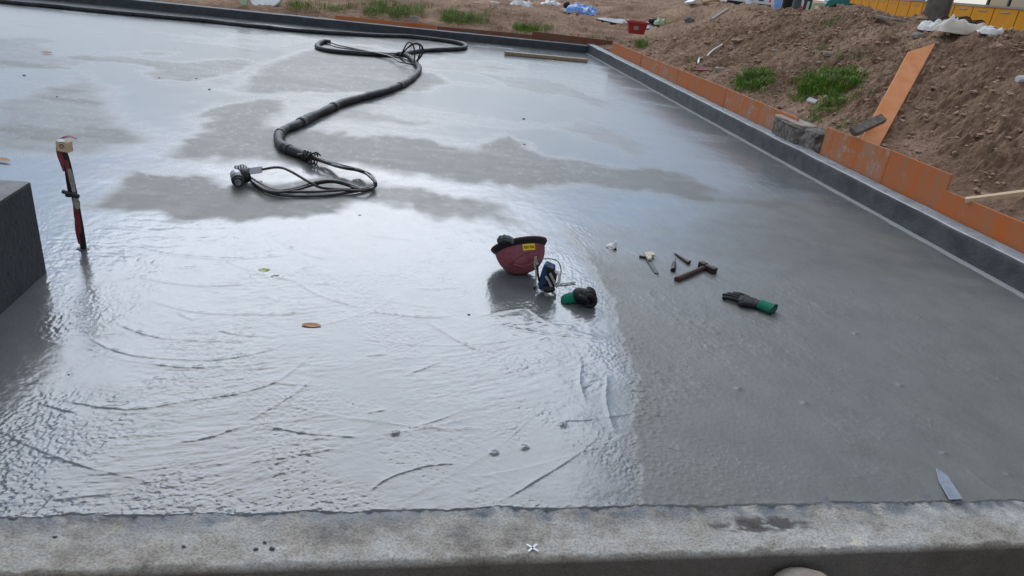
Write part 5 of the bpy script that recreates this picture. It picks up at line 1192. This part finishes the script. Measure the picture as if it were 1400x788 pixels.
    # blue cloth, black bin, grey drum with an emblem
    mb = MB(); mb.prism([P(1057, 18, 21), P(1066, 18, 21), P(1071, -8, 21), P(1059, -8, 21)], Vector((.03, .15, 0))); tag(mb.build('blue_cloth', MT['lightblue'], bevel=.03), 'light blue cloth hanging beside the black bin beyond the mound', 'cloth')
    c = at_depth(1076, 12, 21.5); c.z = .4; root = thing('black_bin', c, 'black bin standing beyond the mound between blue cloth and grey drum', 'bin'); mb = MB(); mb.tube([c, c+ZU*1.5], [.15, .2], 14); mb.build('body', MT['black'], root); mb = MB(); mb.tube([c+ZU*1.5, c+ZU*1.58], [.22, .2], 14); mb.build('lid', MT['black'], root)
    c = at_depth(1095, 12, 20); c.z = .5; root = thing('drum', c, 'dark grey drum with a red and white emblem standing beyond the mound', 'drum'); mb = MB(); mb.tube([c, c+ZU*.05, c+ZU*1.5], [.26, .27, .25], 22); mb.build('body', MT['darkgrey'], root, smooth=False)
    fwd = (CP-c); fwd.z = 0; fwd.normalize(); sx = Vector((-fwd.y, fwd.x, 0)); e = c+fwd*.265+ZU*.88
    mb = MB(); mb.prism([e+sx*a+ZU*b for a, b in ((-.05, -.08), (.02, -.13), (.06, -.02), (.03, .06), (-.03, .04))], fwd*.01); em = mb.build('emblem', MT['taillight'], root)
    mb = MB(); mb.prism([e+fwd*.012+sx*a+ZU*b for a, b in ((-.02, .02), (.03, -.03), (.05, .08), (.01, .20), (-.03, .17))], fwd*.008); mb.build('emblem_white', MT['white'], em)  # white part of the red and white emblem
    # teal machine with a pale green frame
    c = on_ground(1135, 19); Z0 = (c-CP).dot(Fv)+2.0; root = thing('mini_excavator', at_depth(1138, 19, Z0), 'small teal machine with bent arm and pale green frame behind the mound', 'machine'); Q = lambda x, y, d=0.0: at_depth(x, y, Z0+d)
    mb = MB(); mb.bar(Q(1117, 19), Q(1132, 5), .13, .13); mb.bar(Q(1130, 6), Q(1146, -3), .14, .14); mb.build('arm', MT['teal'], root, bevel=.02)
    mb = MB(); mb.bar(Q(1146, 2, .3), Q(1160, 4, .3), .16, .14); mb.bar(Q(1158, 3, .3), Q(1153, 15, .3), .12, .10); mb.build('boom', MT['teal'], root, bevel=.02)
    mb = MB(); mb.box(Q(1146, 14, .6), .5, .5, .3); mb.build('undercarriage', MT['black'], root, bevel=.03)
    mb = MB(); mb.box(Q(1143, 8, .5), .22, .1, .14); mb.build('motor_cover', MT['orange'], root, bevel=.03)
    for a, b in (((1101, 20), (1106, 3)), ((1107, 20), (1113, 5)), ((1112, 6), (1126, 6)), ((1113, 14), (1122, 14)), ((1122, 14), (1126, 6))):
        mb = MB(); mb.bar(Q(*a, -.1), Q(*b, -.1), .045, .045); mb.build('frame_bar', MT['palegreen'], root)
    for k in range(3):
        mb = MB(); mb.tube([Q(1124+k*4, 20, .2), Q(1131+k*4, 10, .2), Q(1140+k*3, 6, .2)], .025, 6); mb.build('hydraulic_hose', MT['black'], root, smooth=True)
    c = at_depth(1174, 18, 17); rock(c+Vector((0, 0, -.12)), .62, .5, .36, None, 60, 2.2, .25, MT['rubble'], 'earth_heap', 'dark brown heap of earth in front of the amber hoarding', 'earth heap')
far_things()

# ------------------------------------------------------------------ trees standing right of and behind the site
def tree(x, y, H, Rr, seed, label, n=1700):
    rr = random.Random(seed); base = Vector((x, y, .2)); root = thing('broadleaf_tree', base, label, 'tree', 'trees behind the hoarding')
    mb = MB(); top = base+Vector((rr.uniform(-.4, .4), rr.uniform(-.4, .4), H*.62)); mb.tube(spline([base-ZU*.3, base+ZU*H*.2, base.lerp(top, .6)+Vector((.15, .1, 0)), top], 3), [.34-.022*k for k in range(10)], 10)
    clumps = []
    for k in range(16):
        a = rr.uniform(0, 6.28); q = rr.uniform(.25, .85)*Rr; zc = H*rr.uniform(.42, .95); sh = math.sqrt(max(.1, 1-((zc/H-.66)/.42)**2)); p = base+Vector((math.cos(a)*q*sh, math.sin(a)*q*sh, zc)); clumps.append((p, Rr*rr.uniform(.28, .48)))
        st = base+ZU*H*rr.uniform(.28, .55); mb.tube([st, st.lerp(p, .5)+ZU*.2, p], [.10, .06, .025], 6)
    mb.build('trunk', MT['trunk'], root, smooth=True)
    mb = MB()
    for i in range(n):
        c, r = clumps[rr.randrange(len(clumps))]; d = Vector((rr.gauss(0, 1), rr.gauss(0, 1), rr.gauss(0, .8))).normalized(); p = c+d*r*rr.random()**.35
        a = Vector((rr.gauss(0, 1), rr.gauss(0, 1), rr.gauss(0, .6))).normalized(); b = a.cross(Vector((rr.gauss(0, 1), rr.gauss(0, 1), rr.gauss(0, 1)))).normalized(); s = rr.uniform(.16, .34)
        mb.add([p-a*s, p+b*s*.5, p+a*s, p-b*s*.5], [(0, 1, 2, 3)])
    mb.build('crown', MT['leaf'], root)
for i, (x, y, H, r, l) in enumerate([(13.5, 15, 11, 4.0, 'leafy tree on the right behind the hoarding, nearest the mound'), (19, 22, 13, 4.8, 'tall leafy tree behind the middle of the hoarding'), (25, 13, 12, 4.5, 'leafy tree farthest right behind the hoarding'), (16, 34, 13, 4.5, 'tall leafy tree behind the far end of the hoarding')]):
    tree(x, y, H, r, 100+i, l)

# ------------------------------------------------------------------ light and sky
SUN_EL = R(37); SUN_AZ = R(-15)      # azimuth from +Y toward +X
wd = bpy.data.worlds.new('World'); sc.world = wd; wd.use_nodes = True; wt = wd.node_tree
bg = wt.nodes['Background']; sky = wt.nodes.new('ShaderNodeTexSky'); sky.sky_type = 'NISHITA'; sky.sun_disc = False
sky.sun_elevation = SUN_EL; sky.sun_rotation = SUN_AZ; sky.air_density = 1.0; sky.dust_density = 0.8; sky.ozone_density = 2.0
wN = wt.nodes.new; wL = wt.links.new
wtc = wN('ShaderNodeTexCoord'); wmp = wN('ShaderNodeMapping'); wmp.inputs['Scale'].default_value = (1, 1, 1.6); wL(wtc.outputs['Generated'], wmp.inputs['Vector'])
wn = wN('ShaderNodeTexNoise'); wn.inputs['Scale'].default_value = 2.2; wn.inputs['Detail'].default_value = 6; wn.inputs['Roughness'].default_value = .55; wL(wmp.outputs[0], wn.inputs['Vector'])
wr = wN('ShaderNodeMapRange'); wr.inputs['From Min'].default_value = .40; wr.inputs['From Max'].default_value = .62; wr.inputs['To Min'].default_value = .35; wr.inputs['To Max'].default_value = .9; wL(wn.outputs['Fac'], wr.inputs['Value'])
wm = wN('ShaderNodeMix'); wm.data_type = 'RGBA'; wm.inputs[7].default_value = (5.4, 5.85, 6.5, 1); wL(wr.outputs[0], wm.inputs[0]); wL(sky.outputs[0], wm.inputs[6])
# bright cloud bank added to the unseen sky, shaped for the slab's sheen
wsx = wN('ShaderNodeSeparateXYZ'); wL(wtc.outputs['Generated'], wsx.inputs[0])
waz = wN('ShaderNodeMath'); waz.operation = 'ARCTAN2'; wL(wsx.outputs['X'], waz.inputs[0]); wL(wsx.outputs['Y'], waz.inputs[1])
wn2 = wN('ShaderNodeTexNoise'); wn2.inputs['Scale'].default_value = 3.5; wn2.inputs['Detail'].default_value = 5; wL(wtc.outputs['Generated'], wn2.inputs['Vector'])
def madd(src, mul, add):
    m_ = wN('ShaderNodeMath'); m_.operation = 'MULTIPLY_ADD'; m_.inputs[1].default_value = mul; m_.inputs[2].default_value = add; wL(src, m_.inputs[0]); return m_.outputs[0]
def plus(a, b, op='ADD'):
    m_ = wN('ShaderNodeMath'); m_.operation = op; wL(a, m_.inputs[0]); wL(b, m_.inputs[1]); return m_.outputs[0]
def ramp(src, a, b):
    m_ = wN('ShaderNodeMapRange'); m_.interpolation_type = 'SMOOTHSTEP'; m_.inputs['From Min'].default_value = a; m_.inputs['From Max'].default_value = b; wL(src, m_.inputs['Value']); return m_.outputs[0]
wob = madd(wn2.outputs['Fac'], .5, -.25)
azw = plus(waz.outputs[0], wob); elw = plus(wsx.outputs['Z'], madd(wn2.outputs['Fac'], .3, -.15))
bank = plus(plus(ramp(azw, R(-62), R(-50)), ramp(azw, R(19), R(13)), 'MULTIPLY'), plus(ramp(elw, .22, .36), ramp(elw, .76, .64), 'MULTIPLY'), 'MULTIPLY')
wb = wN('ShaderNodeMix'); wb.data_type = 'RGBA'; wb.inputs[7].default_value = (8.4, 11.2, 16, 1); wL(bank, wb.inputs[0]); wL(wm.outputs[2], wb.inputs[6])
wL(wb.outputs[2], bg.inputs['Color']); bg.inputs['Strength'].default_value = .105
sl = bpy.data.lights.new('sun', 'SUN'); sl.energy = 1.15; sl.angle = R(45); sl.color = (1, .99, .975)
so = bpy.data.objects.new('sun', sl); COL.objects.link(so); so.location = (0, 0, 20)
sd = Vector((math.sin(SUN_AZ)*math.cos(SUN_EL), math.cos(SUN_AZ)*math.cos(SUN_EL), math.sin(SUN_EL)))
so.rotation_euler = (-sd).to_track_quat('-Z', 'Y').to_euler()
vs_ = sc.view_settings; vs_.view_transform = 'Standard'; vs_.look = 'None'; vs_.exposure = 0.30; vs_.gamma = 1; vs_.use_curve_mapping = False
sc.cycles.max_bounces = 6; sc.cycles.sample_clamp_indirect = 6
